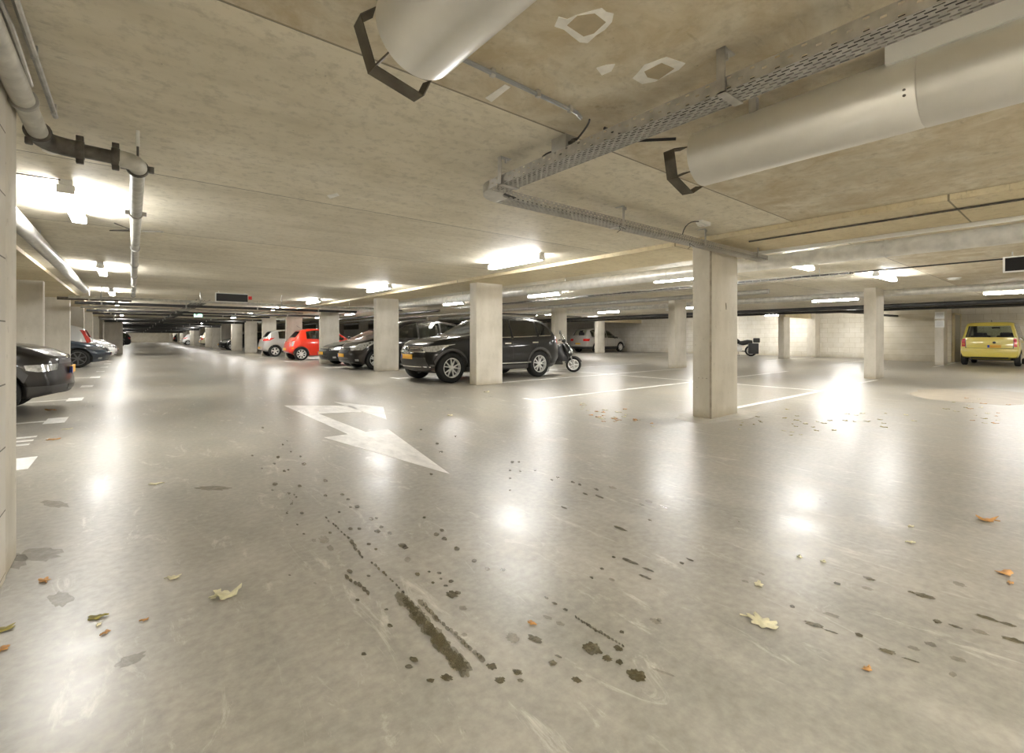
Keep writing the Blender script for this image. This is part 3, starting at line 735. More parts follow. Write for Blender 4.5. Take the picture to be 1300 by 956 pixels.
# white emergency detector with its cable, small sensors
q = gp(893, 283, CZ-0.02)
o = empty('emergency_sensor', (q.x, q.y, CZ), 0, 'small white ceiling box with a black looped cable left of the nearest column top', 'sensor')
MB().box((-0.10, -0.035, -0.045), (0.10, 0.035, -0.001), 0.008).build('housing', M['white'], o)
MB().cbox((-0.055, 0, -0.055), (0.07, 0.05, 0.02), 0.005).build('lens', M['plaster'], o)
m = MB(); m.tube(bez((-0.10, 0, -0.02), (-0.28, 0.05, -0.02), (-0.26, 0.10, -0.17)), 0.006, 6); m.build('looped_cable', M['cable'], o)
def puck(x, y, label, r=0.06, z=CZ):
    o = empty('smoke_detector', (x, y, z), 0, label, 'smoke detector')
    MB().lathe((0, 0, 0), (0, 0, -1), [(0.001, r), (0.014, r), (0.018, r*.92)], 28).build('base', M['white'], o)
    MB().lathe((0, 0, -0.018), (0, 0, -1), [(0, r*.8), (0.004, r*.8), (0.005, r*.6), (0.012, r*.6), (0.013, r*.85), (0.024, r*.8), (0.034, r*.4)], 28).build('sensing_head', M['plaster'], o)
q = gp(66, 189, CZ-.02); puck(q.x, q.y, 'round white smoke detector below the big pipe elbow at upper left', 0.062)
q = gp(1211, 355.5, CZ-.05); puck(q.x, q.y, 'small white detector on the ceiling above the notices column', 0.12)
q = gp(838, 398, CZ-.3); puck(19.5, 12.5, 'tiny white detector beyond the nearest column', 0.10)

# display boards
def board(loc, rz, label, w, h):
    o = empty('display_board', loc, rz, label, 'display')
    MB().box((-w/2, -0.03, -h), (w/2, 0.03, 0), 0.004).build('casing', M['white'], o)
    MB().box((-w/2+0.025, -0.036, -h+0.02), (w/2-0.005, -0.029, -0.02)).build('screen', M['led'], o)
    for sx in (-1, 1): MB().tube([(sx*w*.4, 0, 0), (sx*w*.4, 0, CZ-loc[2])], 0.008, 6).build('hanger_rod', M['galv'], o)
    return o
bo = board((2.20, 15.3, 2.315), 0, 'black display board hanging over the driving lane, small red box at its right end', 0.80, 0.25)
MB().box((0.41, -0.05, -0.16), (0.50, 0.0, -0.06), 0.004).build('red_indicator_box', M['red'], bo)
board((10.35, 0.35, 2.30), PI/2*3, 'black display board at the right edge hanging under the ceiling', 1.0, 0.24)
ex = empty('exit_sign', (2.3, 25.0, 2.13), 0, 'small lit green exit sign hanging far down the lane', 'exit sign')
MB().box((-0.16, -0.03, -0.16), (0.16, 0.03, 0), 0.004).build('casing', M['white'], ex)
MB().box((-0.15, -0.036, -0.15), (0.15, -0.029, -0.01)).build('lit_face', M['greenlit'], ex)
MB().box((-0.11, -0.042, -0.12), (-0.02, -0.035, -0.03)).build('white_panel', M['white'], ex)
MB().tube([(0, 0, 0), (0, 0, CZ-2.13)], 0.008, 6).build('hanger_rod', M['galv'], ex)

# ---- left pipes
zp = CH+1.10
def clamp(m, c, ax, r, th=0.008):
    m.lathe(Vector(c)-Vector(ax)*0.011, ax, [(0, r+th), (0.022, r+th)], 24)
p = empty('drain_pipe', (-0.39, 3.73, zp), 0, 'weathered pale drain pipe with black elbows, upper left, stepping over and running down the lane', 'pipe')
MB().tube([(0, -5.2, 0), (0, -0.13, 0)], 0.043, 24).build('near_run', M['pipegrey'], p)
m = MB(); m.tube([(0, -0.16, 0)]+bez((0, -0.13, 0), (0, 0, 0), (0.13, 0, -0.005), 8)+[(0.16, 0, -0.006)], 0.050, 20); m.build('elbow', M['iron'], p)
m = MB(); m.tube([(0.14, 0, -0.006), (0.35, 0, -0.012)], 0.040, 20); m.build('cross_run', M['iron'], p)
m = MB()
for xx in (0.155, 0.315):
    m.lathe((xx-0.02, 0, -0.007), (1, 0, 0), [(0, .052), (.008, .056), (.032, .056), (.04, .052)], 20)
    m.cbox((xx, 0, 0.062), (.035, .03, .03), .004); m.cbox((xx, 0, -0.07), (.035, .03, .03), .004)
m.build('coupling', M['iron'], p)
m = MB(); m.tube([(0.32, 0, -0.012)]+bez((0.33, 0, -0.012), (0.42, 0, -0.014), (0.42, 0.11, -0.014), 8)+[(0.42, 0.13, -0.014)], 0.050, 20); m.build('elbow', M['pipegrey'], p)
m = MB(); m.lathe((0.42, 0.11, -0.014), (0, 1, 0), [(0, .054), (.01, .06), (.03, .06), (.035, .054)], 20); m.cbox((0.49, 0.125, -0.014), (.03, .03, .04), .004); m.cbox((0.35, 0.125, -0.014), (.03, .03, .04), .004); m.build('coupling', M['iron'], p)
m = MB(); m.lathe((0, -0.16, 0), (0, -1, 0), [(0, .054), (.01, .058), (.03, .058), (.035, .054)], 20); m.cbox((-0.035, -0.17, -0.055), (.03, .03, .035), .004); m.build('coupling', M['iron'], p)
MB().tube([(0.42, 0.13, -0.014), (0.43, 11.9, -0.014)], 0.041, 24).build('far_run', M['pipegrey'], p)
m = MB(); clamp(m, (0.42, 0.0+1.55, -0.014), (0, 1, 0), .043); m.cbox((0.478, 1.55, -.014), (.03, .02, .035)); m.cbox((0.362, 1.55, -.014), (.03, .02, .035)); m.build('pipe_clamp', M['galvdk'], p)
for k in range(6):
    m = MB(); clamp(m, (0.425, 3.6+1.7*k, -0.014), (0, 1, 0), .042); m.tube([(0.425, 3.6+1.7*k, 0.03), (0.425, 3.6+1.7*k, CZ-zp)], 0.006, 6); m.build('pipe_clamp', M['galvdk'], p)
m = MB(); clamp(m, (0, -0.62, 0), (0, 1, 0), .044, .010); m.tube([(0.0, -0.62, 0.05), (0.0, -0.62, CZ-zp)], 0.006, 6); m.build('pipe_clamp', M['galvdk'], p)
m = MB(); m.tube([(0.42, 0.02, 0.03), (0.42, 0.02, CZ-zp-0.10)], 0.006, 6); m.build('hanger_rod', M['iron'], p)
m = MB(); m.tube([(0.42, 0.02, CZ-zp-0.10), (0.42, 0.02, CZ-zp)], 0.010, 6); m.build('hanger_sleeve', M['white'], p)
conduit([(-0.335, -1.5, CH+1.25), (-0.335, 3.70, CH+1.25)], 0.013, 'outer thin grey conduit beside the big drain pipe at upper left', mat='galv', clips=[(-0.335, 2.35, CH+1.25), (-0.335, 2.95, CH+1.25), (-0.335, 3.62, CH+1.25)])
conduit([(-0.385, -1.5, CH+1.25), (-0.385, 2.35, CH+1.25), (-0.375, 2.7, CH+1.24), (-0.365, 3.10, CH+1.17)], 0.012, 'inner thin conduit bending down to the drain pipe clamp at upper left', mat='galv', clips=[(-0.385, 2.3, CH+1.25)])
# lagged silver pipe left
p = empty('lagged_pipe', (-0.86, 9.0, CH+1.12), 0, 'silver lagged pipe slanting down the left ceiling edge', 'pipe')
m = MB()
pr = [(0, .03)]
for k in range(23): pr += [(0.02+k*0.5, .074), (0.50+k*0.5, .0755)]
pr += [(11.6, .03)]
MB().lathe((0, -5.4, 0), (0, 1, 0), pr, 28).build('lagging', M['lagging'], p)
for yy in (-4, -1, 2, 5): m.tube([(0, yy, 0.07), (0, yy, CZ-CH-1.12)], .006, 6)
m.build('hanger_rod', M['galv'], p)
MB().tube([(0, 6.19, 0), (0, 6.4, 0)], 0.03, 12).build('pipe_end', M['iron'], p)

# small wiring of the left light
conduit([(-1.2, 5.3, CZ-.01), (-0.45, 5.28, CZ-.01)], 0.006, 'thin wire running to the nearest left tube light', mat='iron', name='ceiling_light_wire', cat='wire')
conduit([(-0.15, 6.9, CZ-.012), (0.0, 7.1, CZ-.03), (-0.2, 7.3, CZ-.03), (0.3, 7.1, CZ-.012)], 0.006, 'loose wire tail beyond the nearest left tube light', mat='iron', name='ceiling_light_wire', cat='wire')

# ---- big lagged pipe along the right-hand columns, lit edge painted white above
def long_pipe(x, y0, y1, z, r, label, mat='lagging', ribs=1.0, hang=4.0):
    o = empty('ceiling_pipe', (x, y0, z), 0, label, 'pipe')
    pr = [(0, r*.5)]; k = 0.0
    while k < y1-y0-ribs: pr += [(k+.005, r), (k+ribs-.02, r), (k+ribs-.015, r*1.05), (k+ribs-.002, r*1.05)]; k += ribs
    pr += [(y1-y0, r), (y1-y0+.001, r*.5)]
    MB().lathe((0, 0, 0), (0, 1, 0), pr, 20).build('lagging' if mat == 'lagging' else 'pipe_run', M[mat], o)
    m = MB(); k = 1.0
    while k < y1-y0: m.tube([(0, k, r), (0, k, (CZ if not 5.7 < x < 7 else SOF)-z)], .006, 6); k += hang
    m.build('hanger_rod', M['galv'], o)
    return o
long_pipe(7.22, -5.9, 40, CH+1.09, 0.105, 'long silver lagged pipe running under the ceiling just behind the column row', ribs=1.5)
long_pipe(15.75, -5.9, 45, CH+1.18, 0.09, 'second silver lagged pipe farther back behind the pale lone column', ribs=1.5)
long_pipe(21.2, -5.9, 45, CH+1.12, 0.075, 'dark pipe running high in front of the far block wall', mat='blackpipe', ribs=3)
long_pipe(22.0, -5.9, 45, CH+1.03, 0.05, 'lower thin black pipe in front of the far block wall', mat='blackpipe', ribs=3)
long_pipe(12.2, 5.0, 45, CH+1.13, 0.06, 'grey pipe above the rear of the dark suv bays', mat='galvdk', ribs=3)
long_pipe(9.9, 17.0, 45, CH+1.1, 0.05, 'black pipe running back over the far bays', mat='blackpipe', ribs=3)
tk = MB().box((6.985, -5.9, CH+1.185), (7.03, 3.12, CZ-0.002), 0.003).build('edge_highlight', M['white'], smooth=30); tag(tk, 'long white painted trunking along the edge of the yellowish ceiling strip', 'highlight')  # white strip stands for the brightly lit edge of the soffit
# flexible black pipe reaching the far wall
conduit([(22.12, 7.2, 2.10), (23.0, 6.6, 2.14), (25.0, 6.3, 2.15), (26.2, 6.2, 2.10), (27.3, 5.6, 2.05)], 0.05, 'black flexible pipe sagging towards the far block wall', mat='blackpipe', name='flexible_ceiling_pipe', cat='pipe')

# ---- cross pipes over the lane
def cross_pipe(y, x0, x1, z, r, label, mat, group=None):
    o = empty('cross_pipe', (x0, y, z), 0, label, 'pipe', group)
    MB().tube([(0, 0, 0), (x1-x0, 0, 0)], r, 12).build('pipe_run', M[mat], o)
    k = 0.6
    while k < x1-x0:
        m = MB(); m.tube([(k, 0, 0), (k, 0, (CZ if -1.25 < x0+k < 5.72 else SOF)-z)], .007, 6); m.lathe((k-.02, 0, 0), (1, 0, 0), [(0, r+.008), (.04, r+.008)], 12); k += 2.1
        m.build('hanger', M['galvdk'], o)
cross_pipe(15.75, -1.2, 7.0, CH+.99, 0.035, 'pale cross pipe passing under the hanging display board', 'pipegrey')
cross_pipe(16.3, -1.45, 0.0, CH+0.98, 0.04, 'dark stub pipe at the end of the left lagged pipe', 'iron')
for k, (yy, zz, mt) in enumerate(((18.8, 1.02, 'blackpipe'), (20.9, 1.00, 'galvdk'), (23.4, 1.0, 'blackpipe'), (27.0, 1.03, 'blackpipe'), (31.5, 1.0, 'iron'), (33.6, .98, 'blackpipe'), (38.0, 1.0, 'blackpipe'), (44, .98, 'blackpipe'), (50, .96, 'blackpipe'), (58, .92, 'blackpipe'), (66, .90, 'blackpipe'), (76, .85, 'blackpipe'), (88, .78, 'blackpipe'))):
    cross_pipe(yy, -1.3, 5.6 if k % 2 else 7.1, CH+zz, 0.045+0.012*(k > 4)*(k-4), 'dark cross pipe under the ceiling farther down the lane' if k > 1 else ('black cross pipe just beyond the display board' if k == 0 else 'grey cross pipe next beyond the black one'), mt, 'far cross pipes' if k > 1 else None)
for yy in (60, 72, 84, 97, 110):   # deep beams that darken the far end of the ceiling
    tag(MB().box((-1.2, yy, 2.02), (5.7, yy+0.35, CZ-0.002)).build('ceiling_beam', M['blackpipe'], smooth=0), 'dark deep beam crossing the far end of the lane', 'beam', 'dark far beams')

def mesh_tray(x0, y0, x1, y1, z, w, label, mat='iron', rung=0.15, hz=0.05):
    a = Vector((x0, y0, 0)); b = Vector((x1, y1, 0)); d = (b-a); L = d.length; d.normalize(); n = Vector((-d.y, d.x, 0))
    o = empty('ladder_tray', (x0, y0, z), 0, label, 'cable tray'); m = MB()
    for sgn in (-1, 1):
        for h in (0, hz): m.tube([n*(sgn*w/2)+Vector((0, 0, h)), n*(sgn*w/2)+d*L+Vector((0, 0, h))], 0.006, 5)
    k = 0.0
    while k < L:
        m.tube([n*(-w/2)+d*k+Vector((0, 0, hz)), n*(-w/2)+d*k, n*(w/2)+d*k, n*(w/2)+d*k+Vector((0, 0, hz))], 0.004, 4); k += rung
    m.build('wire_basket', M[mat], o)
    m = MB()
    for j in range(4):
        pts = []; k = 0.0
        while k <= L: pts.append(n*(w*(-.3+.2*j)+random.uniform(-.02, .02))+d*k+Vector((0, 0, 0.02+random.uniform(0, .015)))); k += 0.6
        if len(pts) > 1: m.tube(pts, 0.012, 6)
    m.build('cable_bundle', M['cable'], o)
    m = MB(); k = 0.5
    while k < L: m.tube([d*k, d*k+Vector((0, 0, CZ-z))], 0.006, 5); k += 2.5
    m.build('hanger_rod', M['galv'], o)
mesh_tray(10.0, 2.7, 10.0, 16.0, CH+1.12, 0.3, 'wire mesh cable tray right of the nearest column', 'galv')
mesh_tray(1.75, 17.5, 1.75, 60.0, CH+1.12, 0.35, 'black wire cable tray running down the middle of the far lane', 'cable')
mesh_tray(3.0, 18.0, 9.0, 18.6, CH+1.10, 0.3, 'cable tray crossing above the red car', 'galv')
mesh_tray(13.0, 17.5, 20.5, 17.5, CH+1.08, 0.3, 'mesh cable tray crossing beyond the motor scooter', 'iron')
# ================================================================= VEHICLES
def lerp_pts(pts, x):
    if x <= pts[0][0]: return pts[0][1]
    for (a, b), (c, d) in zip(pts, pts[1:]):
        if x <= c: return b+(d-b)*(x-a)/(c-a) if c > a else d
    return pts[-1][1]
def sm(pts, x, r=0.06):
    return sum(lerp_pts(pts, x+k*r/3) for k in range(-3, 4))/7.0
class Body:
    """car body surface; local x runs from nose (0) to tail (L)"""
    def __init__(s, c): s.c = c
    def half(s, x):
        c = s.c; w = c['W']/2
        rf, rr = c.get('rf', 0.7), c.get('rr', 0.55)
        if x < rf: w *= 1-c.get('kf', .20)*(1-x/rf)**2.2
        if x > c['L']-rr: w *= 1-c.get('kr', .12)*(1-(c['L']-x)/rr)**2.2
        return w
    def top(s, x): return sm(s.c['top'], x)
    def belt(s, x): return min(sm(s.c['belt'], x), s.top(x)-0.02)
    def bot(s, x): return sm(s.c['bot'], x)
    def rw(s, x):
        w = s.half(x)*.955; h = s.top(x)-s.belt(x)
        k = min(1, max(0, h/0.42)); return w*(1-k)*.90+k*(s.c['rw']/2)*(s.half(x)/(s.c['W']/2))
    def section(s, x, ins=0.0, zfloor=None):
        w = s.half(x)-ins; zb = s.bot(x) if zfloor is None else zfloor
        bl = s.belt(x); zt = s.top(x)-ins*0.7; bl = min(bl, zt-0.02); rw = s.rw(x)-ins; h = zt-bl
        zr = bl-zb
        P = [(0, zb), (.5*w, zb), (.86*w, zb+.005), (.94*w, zb+.04), (.965*w, zb+.12*zr+.03), (.99*w, zb+.3*zr), (1.0*w, zb+.5*zr), (1.0*w, zb+.66*zr), (.992*w, zb+.80*zr), (.975*w, zb+.92*zr), (.95*w, bl)]
        a = .95*w
        for t in (.2, .4, .6, .8): P.append((a+(rw-a)*t**1.05, bl+h*.86*t))
        P += [(rw, bl+h*.86), (rw-.03, bl+h*.925), (rw*.86, bl+h*.965), (rw*.66, bl+h*.985), (rw*.40, bl+h*.997), (rw*.18, zt), (0, zt)]
        return P
    def shear(s, x, y, z):
        c = s.c; L = c['L']
        xx = x
        rf = c.get('sf', .75); w = s.c['W']/2
        if x < rf:
            k = (1-x/rf); xx += lerp_pts(c['nose'], z)*k + c.get('bow', .10)*(abs(y)/w)**2.2*k**1.5
        rr = c.get('sr', .55)
        if x > L-rr:
            k = (1-(L-x)/rr); xx -= lerp_pts(c['tail'], z)*k + c.get('bowr', .05)*(abs(y)/w)**2.2*k**1.5
        return xx
    def mesh(s, ins=0.0, x0=0.0, x1=None, zfloor=None, n=46):
        x1 = s.c['L'] if x1 is None else x1
        xs = [x0+(x1-x0)*(0.5-0.5*math.cos(PI*i/n))*.35+(x1-x0)*(i/n)*.65 for i in range(n+1)]
        m = MB(); rings = []
        for x in xs:
            P = s.section(x, ins, zfloor)
            full = [(y, z) for y, z in P]+[(-y, z) for y, z in P[-2:0:-1]]
            rings.append([m.bm.verts.new((x, y, z)) for y, z in full])
        for a, b in zip(rings, rings[1:]): m.bridge(a, b)
        for ring, fl, xe in ((rings[0], True, xs[0]), (rings[-1], False, xs[-1])):
            m.cap(ring, fl); lo = s.bot(xe); hi = s.top(xe); hw = s.half(xe)
            cuts = [(Vector((0, 1, 0)), hw*t) for t in (-.82, -.62, -.42, -.22, -.02, .22, .42, .62, .82)]+[(Vector((0, 0, 1)), lo+(hi-lo)*t) for t in (.12, .22, .34, .46, .58, .70, .82, .92)]
            for no, v in cuts:
                fs = [f for f in m.bm.faces if all(abs(q.co.x-xe) < 1e-5 for q in f.verts)]
                es = {e for f in fs for e in f.edges}; vs = {q for f in fs for q in f.verts}
                bmesh.ops.bisect_plane(m.bm, geom=list(vs)+list(es)+fs, plane_co=no*v, plane_no=no, dist=1e-4)
        if s.c.get('clad') and zfloor is None:
            bmesh.ops.bisect_plane(m.bm, geom=m.bm.verts[:]+m.bm.edges[:]+m.bm.faces[:], plane_co=(0, 0, s.c['clad']), plane_no=(0, 0, 1), dist=1e-4)
        for q in m.bm.verts: q.co.x = s.shear(q.co.x, q.co.y, q.co.z)
        bmesh.ops.recalc_face_normals(m.bm, faces=m.bm.faces)
        return m

def grid_cut(bm, axis_pairs, step):
    for ax in axis_pairs:
        vals = [v.co.dot(ax) for v in bm.verts]
        lo, hi = min(vals), max(vals); k = lo+step
        while k < hi-1e-4:
            bmesh.ops.bisect_plane(bm, geom=bm.verts[:]+bm.edges[:]+bm.faces[:], plane_co=ax*k, plane_no=ax); k += step
def panel(bvh, pts, d, off=0.006, step=0.09, th=0.012, maxd=6.0):
    """polygon (3-D points) dropped along d onto the body, given real thickness"""
    d = Vector(d).normalized(); m = MB()
    pts = [Vector(p) for p in pts]
    f = m.face(pts)
    u = d.cross(Vector((0, 0, 1)))
    u = u.normalized() if u.length > 1e-3 else Vector((1, 0, 0))
    v = u.cross(d).normalized()
    if step: grid_cut(m.bm, (u, v), step)
    bmesh.ops.triangulate(m.bm, faces=[f for f in m.bm.faces if len(f.verts) > 4])
    last = None; bad = []
    for vt in m.bm.verts:
        hit = bvh.ray_cast(vt.co-d*3.0, d, maxd+3)
        if hit[0] is None: bad.append(vt); continue
        nrm = hit[1]
        if nrm.dot(d) > 0: nrm = -nrm
        vt.co = hit[0]+nrm*off
    if bad: bmesh.ops.delete(m.bm, geom=bad, context='VERTS')
    if not m.bm.faces: return m
    for f in m.bm.faces:
        f.normal_update()
        if f.normal.dot(d) > 0: f.normal_flip()
    r = bmesh.ops.extrude_face_region(m.bm, geom=m.bm.faces[:])
    for e in r['geom']:
        if isinstance(e, bmesh.types.BMVert): e.co += -d*0.0
    nv = [e for e in r['geom'] if isinstance(e, bmesh.types.BMVert)]
    # the copy stays outside, the originals go inward
    ns = {v_ for v_ in nv}
    for vt in m.bm.verts:
        if vt not in ns: vt.co += d*th
    return m
def boolean(obj, cutter, op='DIFFERENCE'):
    md = obj.modifiers.new('b', 'BOOLEAN'); md.operation = op; md.object = cutter; md.solver = 'EXACT'
    try: md.material_mode = 'TRANSFER'
    except Exception: pass
    dg = bpy.context.evaluated_depsgraph_get(); dg.update()
    me = bpy.data.meshes.new_from_object(obj.evaluated_get(dg))
    obj.modifiers.clear(); old = obj.data; obj.data = me; bpy.data.meshes.remove(old)
    bpy.data.objects.remove(cutter)

def make_wheel(parent, loc, side, r, w, style, rimmat, rr=0.66):
    """side = +1: outer face to +y"""
    c = Vector(loc); ax = (0, side, 0)
    t = MB().lathe(c-Vector((0, side*w/2, 0)), ax, [(0, r*.62), (0.0, r*.86), (.012, r*.95), (.035, r), (w-.035, r), (w-.012, r*.955), (w, r*.87), (w, r*(rr+.04)), (w-.012, r*rr), (.03, r*.62)], 36, closed=True).build('wheel', M['rubber'], parent, smooth=40)
    R = r*rr; yo = w/2-.012
    m = MB()
    m.lathe(c+Vector((0, side*(yo-.10), 0)), ax, [(0, R*.9), (.02, R*.92)], 28); m.build('brake_disc', M['brake'], t)
    m = MB()
    cc = c+Vector((0, side*yo, 0))
    m.lathe(cc-Vector((0, side*.09, 0)), ax, [(0, R*.97), (.09, R), (.098, R*.99), (.098, R*.93), (.07, R*.90), (.0, R*.90)], 36, closed=True)
    m.lathe(cc-Vector((0, side*.05, 0)), ax, [(0, R*.22), (.045, R*.20), (.05, R*.10)], 16)
    n, wid, fork = style
    for k in range(n):
        a = 2*PI*k/n+.17
        for fk in ((-1, 1) if fork else (0,)):
            a0 = a; a1 = a+fk*fork
            p0 = Vector((math.cos(a0), 0, math.sin(a0)))*R*.14; p1 = Vector((math.cos(a1), 0, math.sin(a1)))*R*.94
            dd = (p1-p0).normalized(); nn = Vector((-dd.z, 0, dd.x))
            w0, w1 = wid*R*1.15, wid*R*(.62 if fork else .9)
            q = [p0-nn*w0, p0+nn*w0, p1+nn*w1, p1-nn*w1]
            A = [m.bm.verts.new(cc+x+Vector((0, side*(-.045 if i < 2 else -.03), 0))) for i, x in enumerate(q)]
            B = [m.bm.verts.new(cc+x+Vector((0, side*(-.006 if i < 2 else .002), 0))) for i, x in enumerate(q)]
            m.bridge(A, B); m.cap(A, True); m.cap(B)
    m.build('rim', M[rimmat], t, smooth=30)
    return t

def arc(cx, cz, r, a0, a1, n=14): return [(cx+r*math.cos(a0+(a1-a0)*i/n), cz+r*math.sin(a0+(a1-a0)*i/n)) for i in range(n+1)]

def make_car(c, name, loc, rz, label, group=None, cat='car'):
    """loc = middle of the car on the floor; nose points to local -x"""
    L, W = c['L'], c['W']; B = Body(c)
    root = empty(name, loc, rz, label, cat, group)
    hx = L/2
    shift = Matrix.Translation((-hx, 0, 0))
    mb = B.mesh(); bvh = BVHTree.FromBMesh(mb.bm)
    body = mb.build('body', [M[c['paint']], M['trim'], M['cabin']], None, smooth=42)
    wr = c['wr']; xf, xr = c['xf'], c['xr']; tw = c.get('tw', .2)
    det = c.get('detail', 2)
    # wheel arches
    for xw in (xf, xr):
        for sg in (-1, 1):
            m = MB(); m.lathe((xw, sg*(W/2+.15), wr*.99), (0, -sg, 0), [(0, wr+.045), (.42, wr+.045)], 28)
            boolean(body, m.build('c', M['cabin']))
    wins = c.get('wins', [])
    xa, xb = c['cab']     # cabin extent
    if det >= 1:
        cav = B.mesh(ins=.055, x0=xa, x1=xb, zfloor=.42, n=22)
        boolean(body, cav.build('c', M['cabin'], smooth=0))
    sidew = []
    for (x0, x1) in wins:
        n = max(3, int((x1-x0)/.1)); xs = [x0+(x1-x0)*i/n for i in range(n+1)]
        lo, hi = [], []
        for x in xs:
            sl = c.get('wslope', .10)
            tt = min(B.top(x-sl), B.top(x), B.top(x+sl)); bl = B.belt(x)
            zl = bl+.015; zh = bl+max(0.0, (tt-bl-.055)*.93)
            lo.append((x, zl)); hi.append((x, max(zh, zl+.004)))
        sidew.append(lo+hi[::-1])
    ws, rs = c['ws'], c['rs']     # (z0, z1, halfw0, halfw1) windscreen and rear screen
    def ypoly(p, s=1.0): z0, z1, a, b = p; return [(-a*s, z0), (a*s, z0), (b*s, z1), (-b*s, z1)]
    if det >= 1:
        for pl in sidew:
            m = MB()
            A = [m.bm.verts.new((x, -W, z)) for x, z in pl]; C = [m.bm.verts.new((x, W, z)) for x, z in pl]
            m.bridge(A, C); m.cap(A, True); m.cap(C)
            bmesh.ops.remove_doubles(m.bm, verts=m.bm.verts, dist=1e-5)
            boolean(body, m.build('c', M['cabin'], smooth=0))
        mid = (xa+xb)/2
        for pl, x0, x1 in ((ypoly(ws, .985), -1, mid), (ypoly(rs, .985), mid, L+1)):
            m = MB()
            z0 = min(p[1] for p in pl)
            A = [m.bm.verts.new((x0, y, z)) for y, z in pl]; C = [m.bm.verts.new((x1, y, z)) for y, z in pl]
            m.bridge(A, C); m.cap(A, True); m.cap(C)
            boolean(body, m.build('c', M['cabin'], smooth=0))
    # dark lower cladding by height
    me = body.data
    clad = c.get('clad', 0)
    if clad:
        if len(me.materials) < 2: me.materials.append(M['trim'])
        idx = [i for i, mm in enumerate(me.materials) if mm == M['trim']][0]
        pidx = [i for i, mm in enumerate(me.materials) if mm == M[c['paint']]][0]
        for p in me.polygons:
            if p.material_index == pidx and p.center.z < clad: p.material_index = idx
    for v in me.vertices: v.co.x -= hx
    me.shade_smooth() if False else None
    body.parent = root
    def put(m, nm, mat, par=None):
        if not m.bm.faces: m.bm.free(); return None
        m.xf(shift); return m.build(nm, mat, par or root, smooth=40)
    gl, gs = M[c.get('glass', 'glass')], M[c.get('rglass', c.get('glass', 'glass'))]
    zc = lambda x: x
    # glass
    for i, pl in enumerate(sidew):
        ex = []
        cxm = sum(p[0] for p in pl)/len(pl); czm = sum(p[1] for p in pl)/len(pl)
        for x, z in pl: ex.append((x+(.012 if x > cxm else -.012), z+(.008 if z > czm else -.010)))
        for sg in (-1, 1):
            put(panel(bvh, [(x, 0, z) for x, z in ex], (0, -sg, 0), .003, .15, .004), 'side_window', gs if i >= c.get('privacy_from', 9) else gl)
    z0, z1, a, b = ws; put(panel(bvh, [(0, y, z) for y, z in ypoly(ws, 1.0)], (1, 0, 0), .004, .2, .004), 'windshield', gl)
    put(panel(bvh, [(0, y, z) for y, z in ypoly(rs, 1.0)], (-1, 0, 0), .004, .2, .004), 'rear_window', gs)
    # window rubbers
    if det >= 2:
        for pl in sidew:
            for sg in (-1, 1):
                lo = pl[:len(pl)//2]
                strip = [(x, 0, z-.024) for x, z in lo]+[(x, 0, z-.006) for x, z in lo[::-1]]
                put(panel(bvh, strip, (0, -sg, 0), .005, 0, .006), 'window_trim', M[c.get('wtrim', 'black')])
    # lamps: each list of 3-D points dropped along a slanting direction, mirrored
    for key, nm in (('head', 'headlight'), ('taill', 'tail_light'), ('fog', 'fog_lamp'), ('repeat', 'reflector')):
        for (pts, dr, mat) in c.get(key, []):
            for sg in (-1, 1):
                q = [(x, sg*y, z) for x, y, z in pts]; dd = (dr[0], sg*dr[1], dr[2] if len(dr) > 2 else 0)
                o_ = put(panel(bvh, q, dd, .006, .07, .02), nm, M[mat])
    for (pts, dr, mat, nm) in c.get('panels', []):
        put(panel(bvh, pts, dr, .008, .15, .02), nm, M[mat])
    for (pts, dr, mat, nm) in c.get('mpanels', []):
        for sg in (-1, 1):
            put(panel(bvh, [(x, sg*y, z) for x, y, z in pts], (dr[0], sg*dr[1], 0), .007, .15, .016), nm, M[mat])
    # plate boxes
    def surf_x(y, z, front):
        h = bvh.ray_cast(Vector((-3 if front else L+3, y, z)), Vector((1 if front else -1, 0, 0)))
        return h[0].x if h[0] else (0 if front else L)
    for front, key in ((True, 'fplate'), (False, 'rplate')):
        if key in c:
            pw = c.get('pw', .26)
            z = c[key][0]; y = c[key][1] if len(c[key]) > 1 else 0; x = surf_x(y, z, front); sgn = -1 if front else 1
            m = MB(); m.box((min(x, x+sgn*.025)-hx, y-pw, z-.055), (max(x, x+sgn*.025)-hx, y+pw, z+.055), .004)
            pl = m.build('license_plate', M['plate'], root)
            m = MB(); ys = -.26 if front else .26
            ys = (pw-.03)*(1 if front else -1)
            m.box((min(x, x+sgn*.028)-hx, y+ys-.03, z-.05), (max(x, x+sgn*.028)-hx, y+ys+.03, z+.05)); m.build('blue_band', M['plateblue'], pl, smooth=0)
    # wheels
    for xw in (xf, xr):
        for sg in (-1, 1):
            make_wheel(root, (xw-hx, sg*(B.half(xw)-tw/2-.012), wr), sg, wr, tw, c['rim'], c.get('rimmat', 'alloy'), c.get('rr', .66))
    # arch trims
    if c.get('archtrim'):
        e = c['archtrim']
        for xw in (xf, xr):
            for sg in (-1, 1):
                R = wr+.046
                out = arc(xw, wr, R+e, -.12, PI+.12, 18)+arc(xw, wr, R, PI+.12, -.12, 18)
                # split into two halves so every panel is simple
                o1 = arc(xw, wr, R+e, -.25, PI/2, 9)+arc(xw, wr, R+.002, PI/2, -.25, 9)
                o2 = arc(xw, wr, R+e, PI/2, PI+.25, 9)+arc(xw, wr, R+.002, PI+.25, PI/2, 9)
                for oo in (o1, o2): put(panel(bvh, [(x, 0, z) for x, z in oo], (0, -sg, 0), .010, 0, .02), 'wheel_arch_trim', M['trim'])
